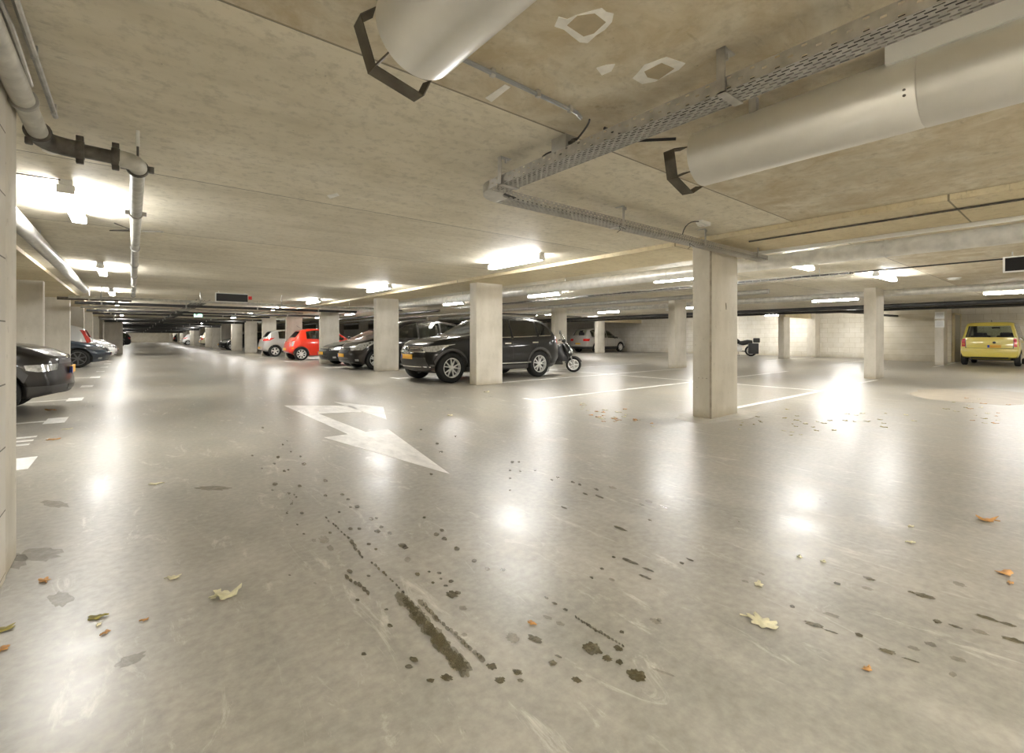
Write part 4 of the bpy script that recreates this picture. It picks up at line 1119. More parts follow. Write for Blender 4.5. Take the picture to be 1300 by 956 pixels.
    # mirrors
    if det >= 1 and 'mirror' in c:
        x, z = c['mirror']
        for sg in (-1, 1):
            yb = B.half(x)*.95
            m = MB(); m.cbox((x-hx, sg*(yb+.13), z+.06), (.10, .20, .13), .035); mo = m.build('door_mirror', M[c.get('mirrorpaint', c['paint'])], root)
            m = MB(); m.cbox((x-hx+.01, sg*(yb+.02), z+.01), (.06, .12, .04), .01); m.build('mirror_arm', M['black'], mo)
            m = MB(); m.cbox((x-hx+.052, sg*(yb+.13), z+.06), (.006, .16, .10), .002); m.build('mirror_glass', M['chrome'], mo)
    for (x, z) in c.get('handles', []):
        for sg in (-1, 1):
            put(panel(bvh, [(x, 0, z), (x+.2, 0, z+.005), (x+.2, 0, z+.03), (x, 0, z+.03)], (0, -sg, 0), .022, 0, .024), 'door_handle', M[c.get('handlemat', c['paint'])])
    for poly in c.get('seams', []):
        for sg in (-1, 1):
            for (p, q) in zip(poly, poly[1:]):
                d2 = Vector((q[0]-p[0], q[1]-p[1])).normalized()*.004; nx, nz = -d2.y, d2.x
                put(panel(bvh, [(p[0]-nx, 0, p[1]-nz), (q[0]-nx, 0, q[1]-nz), (q[0]+nx, 0, q[1]+nz), (p[0]+nx, 0, p[1]+nz)], (0, -sg, 0), .002, .12, .004), 'door_seam', M['black'])
    # seats seen through the glass
    if det >= 1 and c.get('seats', True):
        xs = c.get('seatx', ((xa+xb)/2-.1, xb-.75))
        hz = c.get('headz', B.top((xa+xb)/2)-.22)
        for i, x in enumerate(xs):
            for sg in (-1, 1):
                m = MB(); m.cbox((x-hx, sg*.36, .62), (.48, .48, .18), .05)
                m.cbox((x-hx+.22, sg*.36, (.55+hz-.12)/2+.05), (.15, .46, hz-.62), .05); so = m.build('car_seat', M['seat'], root)
                m = MB(); m.cbox((x-hx+.26, sg*.36, hz-.02), (.09, .27, .17), .035); m.build('headrest', M['seat'], so)
    return root, bvh, B, put

CARS = {}
# ---- dark compact SUV (the large one)
suv = dict(L=4.35, W=1.84, rw=1.36, paint='p_black', wr=.355, tw=.225, xf=.72, xr=3.51, rim=(5, .062, .27), rimmat='alloy',
    top=[(0, .90), (.10, .98), (.25, 1.01), (1.30, 1.12), (2.02, 1.54), (2.35, 1.605), (3.3, 1.615), (3.72, 1.57), (3.95, 1.47), (4.28, 1.12), (4.35, 1.05)],
    belt=[(0, .84), (.3, .93), (1.2, 1.045), (3.0, 1.09), (4.2, 1.14), (4.4, .98)],
    bot=[(0, .30), (.3, .22), (4.2, .24), (4.6, .36)],
    nose=[(.2, .16), (.35, .05), (.5, .0), (.75, .02), (.9, .10), (1.1, .16)], tail=[(.3, .10), (.5, .0), (.8, .02), (1.1, .03), (1.6, .0)],
    bow=.34, bowr=.08, kf=.14, cab=(1.20, 4.20), wins=[(1.60, 2.52), (2.60, 3.42), (3.50, 3.95)], ws=(1.16, 1.50, .70, .60), rs=(1.18, 1.45, .60, .54),
    glass='glass', rglass='glassdk', privacy_from=1, clad=.36, archtrim=.055, mirror=(1.50, 1.05), handles=[(2.28, .90), (3.22, .92)], handlemat='chrome', wtrim='chrome',
    head=[([(.12, .52, .84), (.16, .52, .74), (.35, .80, .735), (.60, .93, .87), (.50, .90, .895)], (.75, -.66), 'lamp')],
    taill=[([(4.60, .60, 1.02), (4.60, .60, .86), (4.42, .90, .86), (4.30, .92, 1.02)], (-.8, -.6), 'red')],
    fog=[([(.25, .70, .44), (.25, .70, .40), (.30, .80, .40), (.30, .80, .44)], (.8, -.6), 'lampdk')],
    panels=[([(0, -.56, .74), (0, .56, .74), (0, .52, .865), (0, -.52, .865)], (1, 0, 0), 'black', 'grille'),
            ([(0, -.70, .36), (0, .70, .36), (0, .62, .60), (0, -.62, .60)], (1, 0, 0), 'trim', 'lower_grille'),
            ([(0, -.72, .375), (0, .72, .375), (0, .72, .393), (0, -.72, .393)], (1, 0, 0), 'chrome', 'bumper_strip'),
            ([(4, -.42, .55), (4, .42, .55), (4, .42, .70), (4, -.42, .70)], (-1, 0, 0), 'trim', 'boot_recess')],
    mpanels=[([(1.35, 0, .40), (3.2, 0, .40), (3.2, 0, .425), (1.35, 0, .425)], (0, -1), 'chrome', 'sill_strip'),
             ([(.38, 0, .845), (.55, 0, .89), (.80, 0, .915), (.80, 0, .905), (.55, 0, .865), (.40, 0, .80)], (0, -1), 'lamp', 'wing_light_tip')],
    seams=[[(1.42, 1.03), (1.36, .80), (1.40, .45), (1.50, .38)], [(2.56, 1.07), (2.56, .45)], [(3.46, 1.10), (3.40, .85), (3.22, .60)]],
    fplate=(.615,), rplate=(.62,), seatx=(1.95, 2.95), headz=1.36)
root, bvh, B, put = make_car(suv, 'suv', (5.12+2.20, 10.37, 0), 0, 'dark compact suv with chrome grille bars, parked behind a column in the middle')
for z in (.765, .80, .835):
    put(panel(bvh, [(0, -.50, z), (0, .50, z), (0, .50, z+.011), (0, -.50, z+.011)], (1, 0, 0), .02, .15, .02), 'grille_bar', M['chrome'])
for z in (.735,):
    put(panel(bvh, [(0, -.60, z-.012), (0, .60, z-.012), (0, .60, z), (0, -.60, z)], (1, 0, 0), .02, .15, .02), 'grille_bar', M['chrome'])
h = bvh.ray_cast(Vector((-3, 0, .80)), Vector((1, 0, 0)))[0]
bd = MB(); bd.lathe((h.x-.004-2.20, 0, .80), (-1, 0, 0), [(0, .066), (.022, .066), (.024, .056), (.018, .054)], 28); bd = bd.build('badge', M['chrome'], root)
m = MB(); xq = h.x-.004-2.20-.026
def stroke(a, b, w=.009):
    a, b = Vector(a), Vector(b); d = (b-a).normalized(); n = Vector((-d.y, d.x))*w/2
    q = [a-n, b-n, b+n, a+n]
    A = [m.bm.verts.new((xq-.003, p.x, p.y)) for p in q]; C = [m.bm.verts.new((xq+.010, p.x, p.y)) for p in q]
    m.bridge(A, C); m.cap(A); m.cap(C, True)
for a, b in (((-.022, .855), (0, .808)), ((.022, .855), (0, .808)), ((-.046, .835), (-.022, .752)), ((-.022, .752), (0, .795)), ((0, .795), (.022, .752)), ((.022, .752), (.046, .835))): stroke(a, b)
m.build('badge_letters', M['chrome'], bd, smooth=0)
MB().lathe((h.x-.004-2.20, 0, .80), (-1, 0, 0), [(.0, .055), (.021, .055)], 24).build('badge_field', M['black'], bd)
# roof rails
for sg in (-1, 1):
    m = MB(); m.tube([(-.30, sg*.63, 1.55), (-.20, sg*.63, 1.61), (1.35, sg*.61, 1.60), (1.5, sg*.60, 1.53)], .014, 8); m.build('roof_rail', M['trim'], root)

# ---- yellow boxy hatchback
yel = dict(pw=.18, L=3.52, W=1.62, rw=1.30, paint='p_yel', wr=.285, tw=.17, xf=.66, xr=3.02, rim=(6, .12, 0), rimmat='alloy',
    top=[(0, .85), (.15, .95), (.75, 1.05), (1.25, 1.50), (1.6, 1.645), (2.6, 1.67), (3.38, 1.64), (3.44, 1.60), (3.52, 1.50)],
    belt=[(0, .80), (.8, .97), (2.5, 1.00), (3.52, 1.02)], bot=[(0, .28), (.3, .20), (3.2, .22), (3.52, .34)],
    nose=[(.2, .1), (.5, 0), (.8, .08), (1.0, .15)], tail=[(.3, .05), (.38, .0), (.66, .0), (.68, .045), (1.0, .055), (1.3, .10), (1.66, .20)],
    bow=.1, bowr=.03, kr=.05, cab=(.8, 3.40), wins=[(1.02, 1.78), (1.86, 2.62), (2.70, 3.26)], ws=(1.08, 1.54, .62, .55), rs=(1.075, 1.50, .655, .565),
    glass='glasslt', clad=0, mirror=(1.02, .98), mirrorpaint='p_yel', wslope=.08,
    head=[([(.1, .45, .80), (.1, .45, .62), (.3, .75, .62), (.3, .75, .80)], (.8, -.6), 'lamp')],
    taill=[([(3.5, .655, 1.02), (3.5, .655, .72), (3.42, .81, .72), (3.42, .81, 1.04)], (-.9, -.42), 'red')],
    repeat=[([(3.5, .665, .845), (3.5, .665, .775), (3.5, .735, .775), (3.5, .735, .845)], (-.97, -.2), 'orange')],
    panels=[([(4, -.64, .655), (4, .64, .655), (4, .64, .665), (4, -.64, .665)], (-1, 0, 0), 'black', 'tailgate_seam'),
            ([(4, -.50, .28), (4, .50, .28), (4, .50, .335), (4, -.50, .335)], (-1, 0, 0), 'black', 'bumper_shadow_gap')],
    mpanels=[([(4, .615, .66), (4, .640, .66), (4, .650, 1.06), (4, .640, 1.06)], (-1, 0), 'black', 'tailgate_seam')],
    seams=[[(1.82, 1.0), (1.82, .35)], [(2.66, 1.0), (2.60, .6)]], handles=[(1.60, .88), (2.42, .88)], rplate=(.735, .14), fplate=(.4,), seatx=(1.4, 2.45), headz=1.19)
yr = gp(1259, 463.7)
root, bvh, B, put = make_car(yel, 'yellow_hatchback', (24.95+1.76, 2.42, 0), PI, 'boxy yellow hatchback at the right edge seen from behind')
h = bvh.ray_cast(Vector((9, .14, .86)), Vector((-1, 0, 0)))[0]
bd = MB().lathe((h.x-1.76, .14, .875), (1, 0, 0), [(-.01, .045), (.018, .045), (.022, .03)], 20).build('badge', M['black'], root)
m = MB(); m.tube([(1.44, .10, 1.07), (1.45, -.08, 1.16)], .008, 6); m.lathe((1.43, .10, 1.065), (1, 0, 0), [(-.03, .02), (.03, .02)], 10); m.tube([(1.455, .14, 1.145), (1.43, -.22, 1.12)], .007, 6); m.build('rear_wiper', M['black'], root)
m = MB(); m.tube([(.9, 0, 1.66), (.98, 0, 1.73)], .012, 6); m.build('aerial', M['black'], root)
m = MB(); m.cbox((-.55, -.02, 1.46), (.03, .24, .06), .012); m.build('interior_mirror', M['black'], root)
m = MB(); m.tube([(1.2, -.5, .24), (1.74, -.5, .24)], .03, 10); m.build('exhaust', M['iron'], root)
m = MB(); m.box((.4, -.6, .19), (1.2, .6, .30)); m.build('underbody', M['trim'], root)

# ---- red rounded city car
red = dict(L=3.57, W=1.63, rw=1.16, paint='p_red', wr=.30, tw=.19, xf=.72, xr=3.02, rim=(8, .10, 0), rimmat='alloy', rr=.70,
    top=[(0, .72), (.2, .88), (.85, 1.0), (1.35, 1.38), (1.65, 1.475), (2.5, 1.485), (2.95, 1.40), (3.30, 1.05), (3.50, .90), (3.57, .84)],
    belt=[(0, .68), (.8, .90), (2.6, 1.0), (3.2, .98), (3.57, .80)], bot=[(0, .26), (.3, .19), (3.2, .2), (3.57, .36)],
    nose=[(.2, .1), (.5, 0), (.8, .14)], tail=[(.2, .16), (.42, .0), (.6, .02), (.9, .10), (1.2, .1)], bow=.18, bowr=.14, kr=.24, rr_=1,
    cab=(.85, 3.15), wins=[(1.12, 2.02), (2.10, 2.78)], ws=(1.04, 1.38, .58, .50), rs=(1.06, 1.36, .50, .46), glass='glass', mirror=(1.1, .95),
    head=[([(.2, .50, .78), (.2, .50, .64), (.34, .70, .64), (.34, .70, .78)], (.8, -.6), 'lamp')],
    taill=[([(3.5, .52, .86), (3.5, .52, .66), (3.35, .68, .66), (3.30, .70, .90)], (-.8, -.6), 'lamp')],
    repeat=[([(3.4, .64, .60), (3.4, .64, .54), (3.34, .72, .54), (3.34, .72, .60)], (-.6, -.8), 'orange'),
            ([(3.52, .50, .89), (3.52, .46, .86), (3.30, .70, .90), (3.30, .70, .93)], (-.8, -.6), 'red')],
    seams=[[(2.06, .96), (2.10, .6), (1.98, .30)], [(1.10, .9), (1.04, .5), (1.15, .3)]], handles=[(1.80, .80)], handlemat='chrome',
    panels=[([(4, -.6, .36), (4, .6, .36), (4, .6, .375), (4, -.6, .375)], (-1, 0, 0), 'chrome', 'bumper_strip')], rplate=(.52,), fplate=(.4,), seatx=(1.5, 2.2), headz=1.22)
rr_, bv_, B_, put_ = make_car(red, 'red_city_car', (5.55+1.785, 23.75, 0), PI, 'small rounded red city car seen from its rear corner')
m = MB(); m.tube([(1.0, 0, 1.44), (1.25, 0, 1.62)], .006, 5); m.build('aerial', M['black'], rr_)
put_(panel(bv_, [(2.60, -.46, 1.43), (2.60, .46, 1.43), (2.98, .42, 1.43), (2.98, -.42, 1.43)], (0, 0, -1), .02, .15, .03), 'roof_spoiler', M['p_red'])

# ---- silver hatchback beyond it (rear towards the lane)
sil = dict(L=3.95, W=1.70, rw=1.22, paint='p_silver', wr=.31, tw=.19, xf=.78, xr=3.30, rim=(5, .12, .16), rimmat='alloy',
    top=[(0, .75), (.2, .90), (.95, 1.02), (1.6, 1.42), (1.95, 1.50), (3.0, 1.50), (3.45, 1.40), (3.75, 1.05), (3.95, .92)],
    belt=[(0, .70), (.9, .92), (2.8, 1.0), (3.6, 1.02), (3.95, .86)], bot=[(0, .27), (.3, .19), (3.5, .22), (3.95, .38)],
    nose=[(.2, .1), (.5, 0), (.8, .16)], tail=[(.2, .12), (.45, .0), (.65, .02), (.9, .10), (1.3, .1)], bow=.16, bowr=.10, kr=.16,
    cab=(.95, 3.6), wins=[(1.25, 2.2), (2.28, 3.10)], ws=(1.06, 1.40, .60, .52), rs=(1.08, 1.38, .54, .48), glass='glass', mirror=(1.25, .95),
    head=[([(.15, .5, .80), (.15, .5, .66), (.4, .76, .66), (.45, .78, .82)], (.8, -.6), 'lamp')],
    taill=[([(3.85, .45, .98), (3.85, .45, .86), (3.55, .82, .90), (3.35, .84, 1.04)], (-.7, -.7), 'red')],
    rplate=(.50,), fplate=(.45,), handles=[(2.0, .84)], seams=[[(2.24, .96), (2.24, .35)]], clad=.30)
make_car(sil, 'silver_hatchback', (5.5+1.97, 29.1, 0), PI, 'silver hatchback with red tail light, half hidden by a column beyond the red car')

# ---- dark hatch with large headlamp
hat = dict(L=4.25, W=1.76, rw=1.26, paint='p_brown', wr=.32, tw=.2, xf=.86, xr=3.45, rim=(5, .11, .18), rimmat='alloy',
    top=[(0, .70), (.2, .84), (1.05, 1.02), (1.95, 1.44), (2.4, 1.50), (3.3, 1.47), (3.9, 1.20), (4.2, .98), (4.25, .95)],
    belt=[(0, .66), (.3, .78), (1.1, .95), (3.2, 1.02), (4.25, .95)], bot=[(0, .24), (.3, .18), (3.8, .2), (4.25, .34)],
    nose=[(.15, .12), (.35, .02), (.5, 0), (.8, .14), (1, .3)], tail=[(.3, .06), (.6, 0), (1, .05)], bow=.26, bowr=.08, kf=.24,
    cab=(1.1, 3.95), wins=[(1.45, 2.4), (2.48, 3.35)], ws=(1.06, 1.40, .62, .54), rs=(1.08, 1.34, .56, .48), glass='glass', mirror=(1.45, .98),
    head=[([(.15, .42, .72), (.2, .46, .60), (.45, .76, .62), (.90, .88, .84), (.70, .84, .86)], (.72, -.69), 'lamp')],
    taill=[([(4.2, .5, .98), (4.2, .5, .84), (3.95, .86, .84), (3.85, .86, 1.0)], (-.8, -.6), 'red')],
    fog=[([(.3, .62, .36), (.3, .62, .30), (.36, .72, .30), (.36, .72, .36)], (.7, -.7), 'lamp')],
    panels=[([(0, -.40, .56), (0, .40, .56), (0, .44, .66), (0, -.44, .66)], (1, 0, 0), 'black', 'grille'), ([(0, -.5, .25), (0, .5, .25), (0, .45, .40), (0, -.45, .40)], (1, 0, 0), 'black', 'lower_grille'),
            ([(0, -.42, .655), (0, .42, .655), (0, .42, .67), (0, -.42, .67)], (1, 0, 0), 'chrome', 'grille_bar')],
    fplate=(.48,), rplate=(.5,), seams=[[(1.4, .92), (1.38, .5)], [(2.44, .98), (2.44, .35)]], clad=0, handles=[(2.1, .82)])
tall = dict(hat); tall.update(L=4.5, W=1.82, rw=1.36, xr=3.65, paint='p_brown', wr=.33,
    top=[(0, .74), (.2, .90), (1.0, 1.08), (1.85, 1.55), (2.3, 1.67), (3.4, 1.69), (4.15, 1.58), (4.42, 1.2), (4.5, 1.0)],
    belt=[(0, .70), (.3, .82), (1.05, 1.0), (3.2, 1.06), (4.5, .98)], bot=[(0, .24), (.3, .18), (4.1, .2), (4.5, .34)],
    cab=(1.1, 4.25), wins=[(1.32, 2.4), (2.48, 3.3), (3.38, 4.05)], ws=(1.12, 1.54, .70, .58), rs=(1.14, 1.46, .58, .5), rglass='glass',
    head=[([(.15, .42, .78), (.2, .46, .64), (.45, .78, .66), (.92, .90, .93), (.70, .86, .94)], (.72, -.69), 'lamp')],
    taill=[([(4.45, .5, 1.0), (4.45, .5, .84), (4.2, .86, .84), (4.1, .86, 1.1)], (-.8, -.6), 'red')], mirror=(1.45, 1.03), seams=[])
make_car(tall, 'dark_people_carrier', (5.42+2.25, 15.75, 0), 0, 'tall dark people carrier with large pale headlight, partly behind the column left of the suv')
low = dict(hat); low.update(paint='p_black', wr=.315, glass='glassdk', head=[([(.22, .44, .66), (.25, .48, .585), (.5, .78, .60), (.80, .86, .74), (.66, .84, .75)], (.72, -.69), 'lamp')],
    top=[(0, .64), (.2, .76), (1.15, .94), (2.05, 1.36), (2.5, 1.42), (3.3, 1.40), (3.9, 1.15), (4.25, .95)], belt=[(0, .6), (.3, .70), (1.1, .88), (3.2, .98), (4.25, .93)],
    ws=(1.0, 1.32, .62, .54), rs=(1.04, 1.28, .56, .48))
make_car(low, 'black_hatchback', (5.55+2.125, 18.35, 0), 0, 'low black hatchback whose nose shows right of the red car')
# ---- tall black people carrier behind the SUV
mpv = dict(suv); mpv.update(paint='p_black', L=4.45, W=1.82, rw=1.42, xr=3.50, glass='glass', rglass='glass', privacy_from=9,
    top=[(0, .86), (.25, .98), (1.05, 1.10), (1.75, 1.52), (2.15, 1.64), (3.3, 1.66), (4.05, 1.60), (4.36, 1.25), (4.45, 1.05)],
    belt=[(0, .80), (.3, .9), (1.1, 1.0), (3.0, 1.06), (4.45, 1.0)], cab=(1.0, 4.2), wins=[(1.35, 2.45), (2.53, 3.35), (3.43, 4.0)], wtrim='black', rim=(8, .1, 0), mpanels=[], archtrim=0, clad=.3,
    rs=(1.14, 1.48, .58, .52), ws=(1.14, 1.50, .70, .60), mirror=(1.4, 1.0), seams=[], panels=[([(0, -.5, .70), (0, .5, .70), (0, .5, .80), (0, -.5, .80)], (1, 0, 0), 'black', 'grille')],
    head=[([(.12, .50, .82), (.16, .50, .70), (.35, .80, .70), (.60, .92, .84)], (.75, -.66), 'lamp')], seatx=(1.9, 2.85))
# ---- silver saloon / estate at the far wall
sal = dict(L=4.55, W=1.84, rw=1.32, paint='p_grey', wr=.355, tw=.2, xf=.90, xr=3.55, rim=(7, .1, 0), rimmat='alloy',
    top=[(0, .78), (.2, .94), (1.2, 1.08), (1.85, 1.55), (2.3, 1.70), (3.7, 1.70), (4.15, 1.60), (4.42, 1.22), (4.55, 1.08)],
    belt=[(0, .72), (1.1, 1.0), (3.2, 1.08), (4.2, 1.12), (4.55, 1.02)], bot=[(0, .26), (.3, .2), (4.1, .22), (4.55, .36)],
    nose=[(.2, .1), (.5, 0), (.8, .16)], tail=[(.3, .1), (.5, 0), (1, .08)], bow=.18, bowr=.1,
    cab=(1.15, 4.25), wins=[(1.5, 2.35), (2.43, 3.25), (3.33, 4.02)], ws=(1.12, 1.58, .66, .56), rs=(1.20, 1.56, .60, .52), glass='glasslt', rglass='glass', mirror=(1.5, .98), mirrorpaint='black',
    head=[([(.15, .5, .76), (.15, .5, .62), (.4, .78, .62), (.5, .8, .78)], (.8, -.6), 'lamp')],
    taill=[([(4.5, .50, .96), (4.5, .50, .80), (4.28, .86, .80), (4.20, .87, .97)], (-.75, -.66), 'red')],
    rplate=(.62,), fplate=(.45,), seams=[[(1.46, .94), (1.46, .4)], [(2.39, .98), (2.39, .4)], [(3.29, 1.0), (3.2, .6)]], clad=.42, handles=[(2.15, .86), (3.0, .88)])
make_car(sal, 'silver_estate', (24.35+2.275, 22.75, 0), PI, 'silver grey tall estate car beyond the motor scooter with a red tail light')

make_car(dict(tall, paint='p_black', seams=[]), 'back_row_carrier', (10.9+2.25, 28.6, 0), 0, 'black car roof showing between two columns above the low black hatchback')
# ---- black crossover at left
cro = dict(L=4.16, W=1.75, rw=1.22, paint='p_brown', wr=.325, tw=.2, xf=.79, xr=3.45, rim=(5, .12, 0), rimmat='alloydk',
    top=[(0, .80), (.12, .91), (.40, .975), (1.0, 1.02), (1.7, 1.42), (2.1, 1.50), (3.2, 1.49), (3.8, 1.25), (4.1, 1.0), (4.16, .95)],
    belt=[(0, .76), (.3, .88), (1.0, .955), (3.2, 1.0), (4.16, .92)], bot=[(0, .29), (.25, .235), (3.8, .24), (4.16, .36)],
    nose=[(.2, .10), (.33, .01), (.45, .0), (.6, .03), (.80, .06), (.95, .14)], tail=[(.3, .06), (.6, 0), (1, .05)], bow=.26, bowr=.08, kf=.13, rf=.6, sf=.8,
    cab=(1.05, 3.9), wins=[(1.3, 2.25), (2.33, 3.2)], ws=(1.06, 1.40, .62, .54), rs=(1.08, 1.34, .56, .48), glass='glassdk', mirror=(1.3, .98), clad=.41, archtrim=.09,
    head=[([(.20, .46, .705), (.24, .48, .62), (.40, .70, .605), (.47, .78, .63), (.48, .79, .70)], (.66, -.75), 'lamp')],
    panels=[([(0, -.52, .70), (0, .52, .70), (0, .50, .76), (0, -.50, .76)], (1, 0, 0), 'black', 'grille'),
            ([(0, -.30, .775), (0, .30, .775), (0, 0.05, .82), (0, -.05, .82)], (1, 0, 0), 'chrome', 'badge'),
            ([(0, -.36, .33), (0, .36, .33), (0, .36, .40), (0, -.36, .40)], (1, 0, 0), 'black', 'lower_grille')],
    fplate=(.60,), rplate=(.5,), seams=[[(1.25, .92), (1.25, .5)]])
make_car(cro, 'black_crossover', (-.68-2.08, 9.80, 0), PI, 'black brown crossover nose with grey wheel arch at the left edge')
blu = dict(low); blu.update(paint='p_blue', rimmat='alloydk', rim=(7, .08, 0), wr=.33, rr=.72,
    head=[([(.22, .44, .70), (.25, .48, .62), (.5, .78, .64), (.74, .86, .72), (.66, .84, .74)], (.72, -.69), 'lampdk')],
    top=[(0, .68), (.2, .80), (1.15, .97), (2.05, 1.36), (2.5, 1.42), (3.3, 1.40), (3.9, 1.15), (4.25, .95)], belt=[(0, .64), (.3, .74), (1.1, .91), (3.2, .98), (4.25, .93)])
make_car(blu, 'dark_blue_hatchback', (-.60-2.125, 23.1, 0), PI, 'dark blue grey hatchback nose second along the left side')
wh = dict(sil); wh.update(paint='p_white', top=[(0, .75), (.2, .90), (.95, 1.04), (1.5, 1.46), (1.95, 1.58), (3.2, 1.58), (3.65, 1.45), (3.85, 1.1), (3.95, .98)],
    taill=[([(3.85, .62, 1.36), (3.85, .66, .86), (3.75, .82, .86), (3.6, .76, 1.36)], (-.7, -.7), 'red')])
make_car(wh, 'white_red_lit_hatchback', (-1.15-1.97, 26.2, 0), 0, 'white hatchback with tall red tail light peeking above the dark blue car')
wh2 = dict(hat); wh2.update(paint='p_white')
make_car(wh2, 'white_hatchback', (-.50-2.125, 29.0, 0), PI, 'white hatchback nose third along the left side')
gr2 = dict(sal); gr2.update(paint='p_grey')
make_car(gr2, 'grey_estate', (-.75-2.27, 32.2, 0), PI, 'grey estate car nose beyond the white one on the left')
bl2 = dict(mpv); bl2.update(paint='p_black')
make_car(bl2, 'black_people_carrier', (-0.05-2.2, 66.0, 0), 0, 'far black car with red tail light at the left edge of the lane end')
# ---- far cars on the right of the lane
make_car(dict(hat, paint='p_black', seams=[]), 'far_black_hatchback', (5.5+2.12, 44.9, 0), 0, 'small far black car nose poking out between distant columns')
make_car(dict(sal, paint='p_beige', seams=[]), 'far_beige_estate', (5.55+2.27, 59.5, 0), PI, 'small far beige car between distant columns')
make_car(dict(sil, paint='p_white', seams=[]), 'far_white_hatchback', (5.2+1.97, 76.5, 0), PI, 'tiny far white car at the end of the right row')
make_car(dict(hat, paint='p_silver', seams=[]), 'distant_silver_hatchback', (5.3+2.1, 82.5, 0), 0, 'tiny distant silver car next beyond the white one')
make_car(dict(sal, paint='p_black', seams=[]), 'distant_black_estate', (5.4+2.27, 98.0, 0), PI, 'tiny distant black car near the end wall')

# ================================================================= MOTOR SCOOTER
def scooter(loc, rz):
    """front towards local +x, front wheel axle at x=+.62, rear at -.62"""
    r = empty('motor_scooter', loc, rz, 'black motor scooter with clear windscreen standing behind the dark suv', 'scooter')
    R = .235
    def wheel(x, nm):
        t = MB().lathe((x, -.055, R), (0, 1, 0), [(0, R*.68), (0, R*.86), (.02, R*.97), (.04, R), (.07, R), (.09, R*.97), (.11, R*.86), (.11, R*.68)], 32, closed=True).build(nm, M['rubber'], r, smooth=50)
        m = MB(); m.lathe((x, -.06, R), (0, 1, 0), [(0, R*.70), (.12, R*.70), (.12, R*.62), (.0, R*.62)], 28, closed=True)
        m.lathe((x, -.065, R), (0, 1, 0), [(0, .04), (.13, .04)], 14)
        for k in range(5):
            a = 2*PI*k/5; p0 = Vector((x, 0, R)); p1 = p0+Vector((math.cos(a), 0, math.sin(a)))*R*.66
            for yy in (-.058, .058): m.tube([p0+Vector((0, yy, 0)), p1+Vector((0, yy, 0))], [.02, .014], 6)
        m.build('rim', M['alloy'], t); return t
    wheel(.62, 'front_wheel'); wheel(-.62, 'rear_wheel')
    # front mudguard
    m = MB(); n = 14
    for yy0, yy1 in ((-.075, .075),):
        A = []; Bq = []
        for i in range(n+1):
            a = math.radians(20+150*i/n); A.append(Vector((.62+(R+.035)*math.cos(a), yy0, R+(R+.035)*math.sin(a)))); Bq.append(Vector((.62+(R+.035)*math.cos(a), yy1, R+(R+.035)*math.sin(a))))
        for i in range(n):
            m.face([A[i], A[i+1], Bq[i+1], Bq[i]])
            for E, s in ((A, 1), (Bq, -1)):
                c = Vector((.62, E[i].y, R)); m.face([E[i], E[i+1], c+(E[i+1]-c)*.80, c+(E[i]-c)*.80])
    bmesh.ops.remove_doubles(m.bm, verts=m.bm.verts, dist=1e-4); o = m.build('front_mudguard', M['trim'], r, smooth=50); solid(o, .006)
    m = MB()
    for yy in (-.085, .085): m.tube([(.62, yy, R), (.54, yy, .50), (.50, yy*.6, .62)], .022, 10)
    m.build('fork', M['galvdk'], r)
    # front apron/legshield: lofted sections
    def loft(secs, nm, mat, sm_=45):
        m = MB(); rings = []
        for pts in secs: rings.append([m.bm.verts.new(p) for p in pts])
        for a, b in zip(rings, rings[1:]): m.bridge(a, b)
        m.cap(rings[0], True); m.cap(rings[-1]); return m.build(nm, M[mat], r, smooth=sm_)
    def oval(cx, cz, ax, ay, n=16, tilt=0):
        return [(cx+ax*math.cos(2*PI*i/n), ay*math.sin(2*PI*i/n), cz+tilt*ax*math.cos(2*PI*i/n)) for i in range(n)]
    loft([oval(.50, .46, .08, .11), oval(.46, .56, .13, .17), oval(.42, .68, .15, .21), oval(.37, .80, .13, .20), oval(.33, .88, .10, .14)], 'front_fairing', 'p_black')
    m = MB(); m.lathe((.56, 0, .66), (.9, 0, .25), [(-.06, .10), (.0, .105), (.025, .09), (.04, .04)], 20); m.xf(Matrix.Identity(4)); m.build('headlight', M['lamp'], r)
    for sg in (-1, 1):
        m = MB(); m.lathe((.50, sg*.14, .62), (.85, sg*.3, .0), [(-.04, .045), (.02, .045), (.035, .02)], 12); m.build('turn_signal', M['lamp'], r)
    # fabric leg apron over floor board
    loft([oval(.28, .34, .20, .17), oval(.24, .50, .22, .21), oval(.17, .66, .20, .22), oval(.20, .80, .13, .20), oval(.27, .88, .06, .16)], 'leg_apron', 'black')
    loft([[(-.75, -.13, .42), (-.75, .13, .42), (-.70, .10, .60), (-.70, -.10, .60)], [(-.45, -.17, .34), (-.45, .17, .34), (-.40, .15, .68), (-.40, -.15, .68)], [(-.10, -.17, .24), (-.10, .17, .24), (-.10, .14, .68), (-.10, -.14, .68)], [(.30, -.16, .24), (.30, .16, .24), (.25, .12, .40), (.25, -.12, .40)]], 'rear_bodywork', 'p_black')
    loft([oval(-.35, .70, .40, .14), oval(-.33, .75, .40, .15), oval(-.33, .79, .34, .10)], 'saddle', 'black')
    m = MB(); m.lathe((-.55, -.09, .30), (0, 1, 0), [(0, .10), (.02, .13), (.16, .13), (.18, .10)], 18); m.build('engine', M['iron'], r)
    m = MB(); m.tube([(-.2, -.16, .22), (-.5, -.18, .24), (-.85, -.18, .34)], [.02, .045, .05], 10); m.build('exhaust', M['galvdk'], r)
    # handlebar
    m = MB(); m.tube([(.20, -.34, .99), (.25, -.22, 1.0), (.33, -.05, .95), (.33, .05, .95), (.25, .22, 1.0), (.20, .34, .99)], .014, 8); m.tube([(.33, 0, .95), (.37, 0, .80)], .03, 8); m.cbox((.33, 0, .96), (.14, .22, .09), .03); m.build('handlebar', M['black'], r)
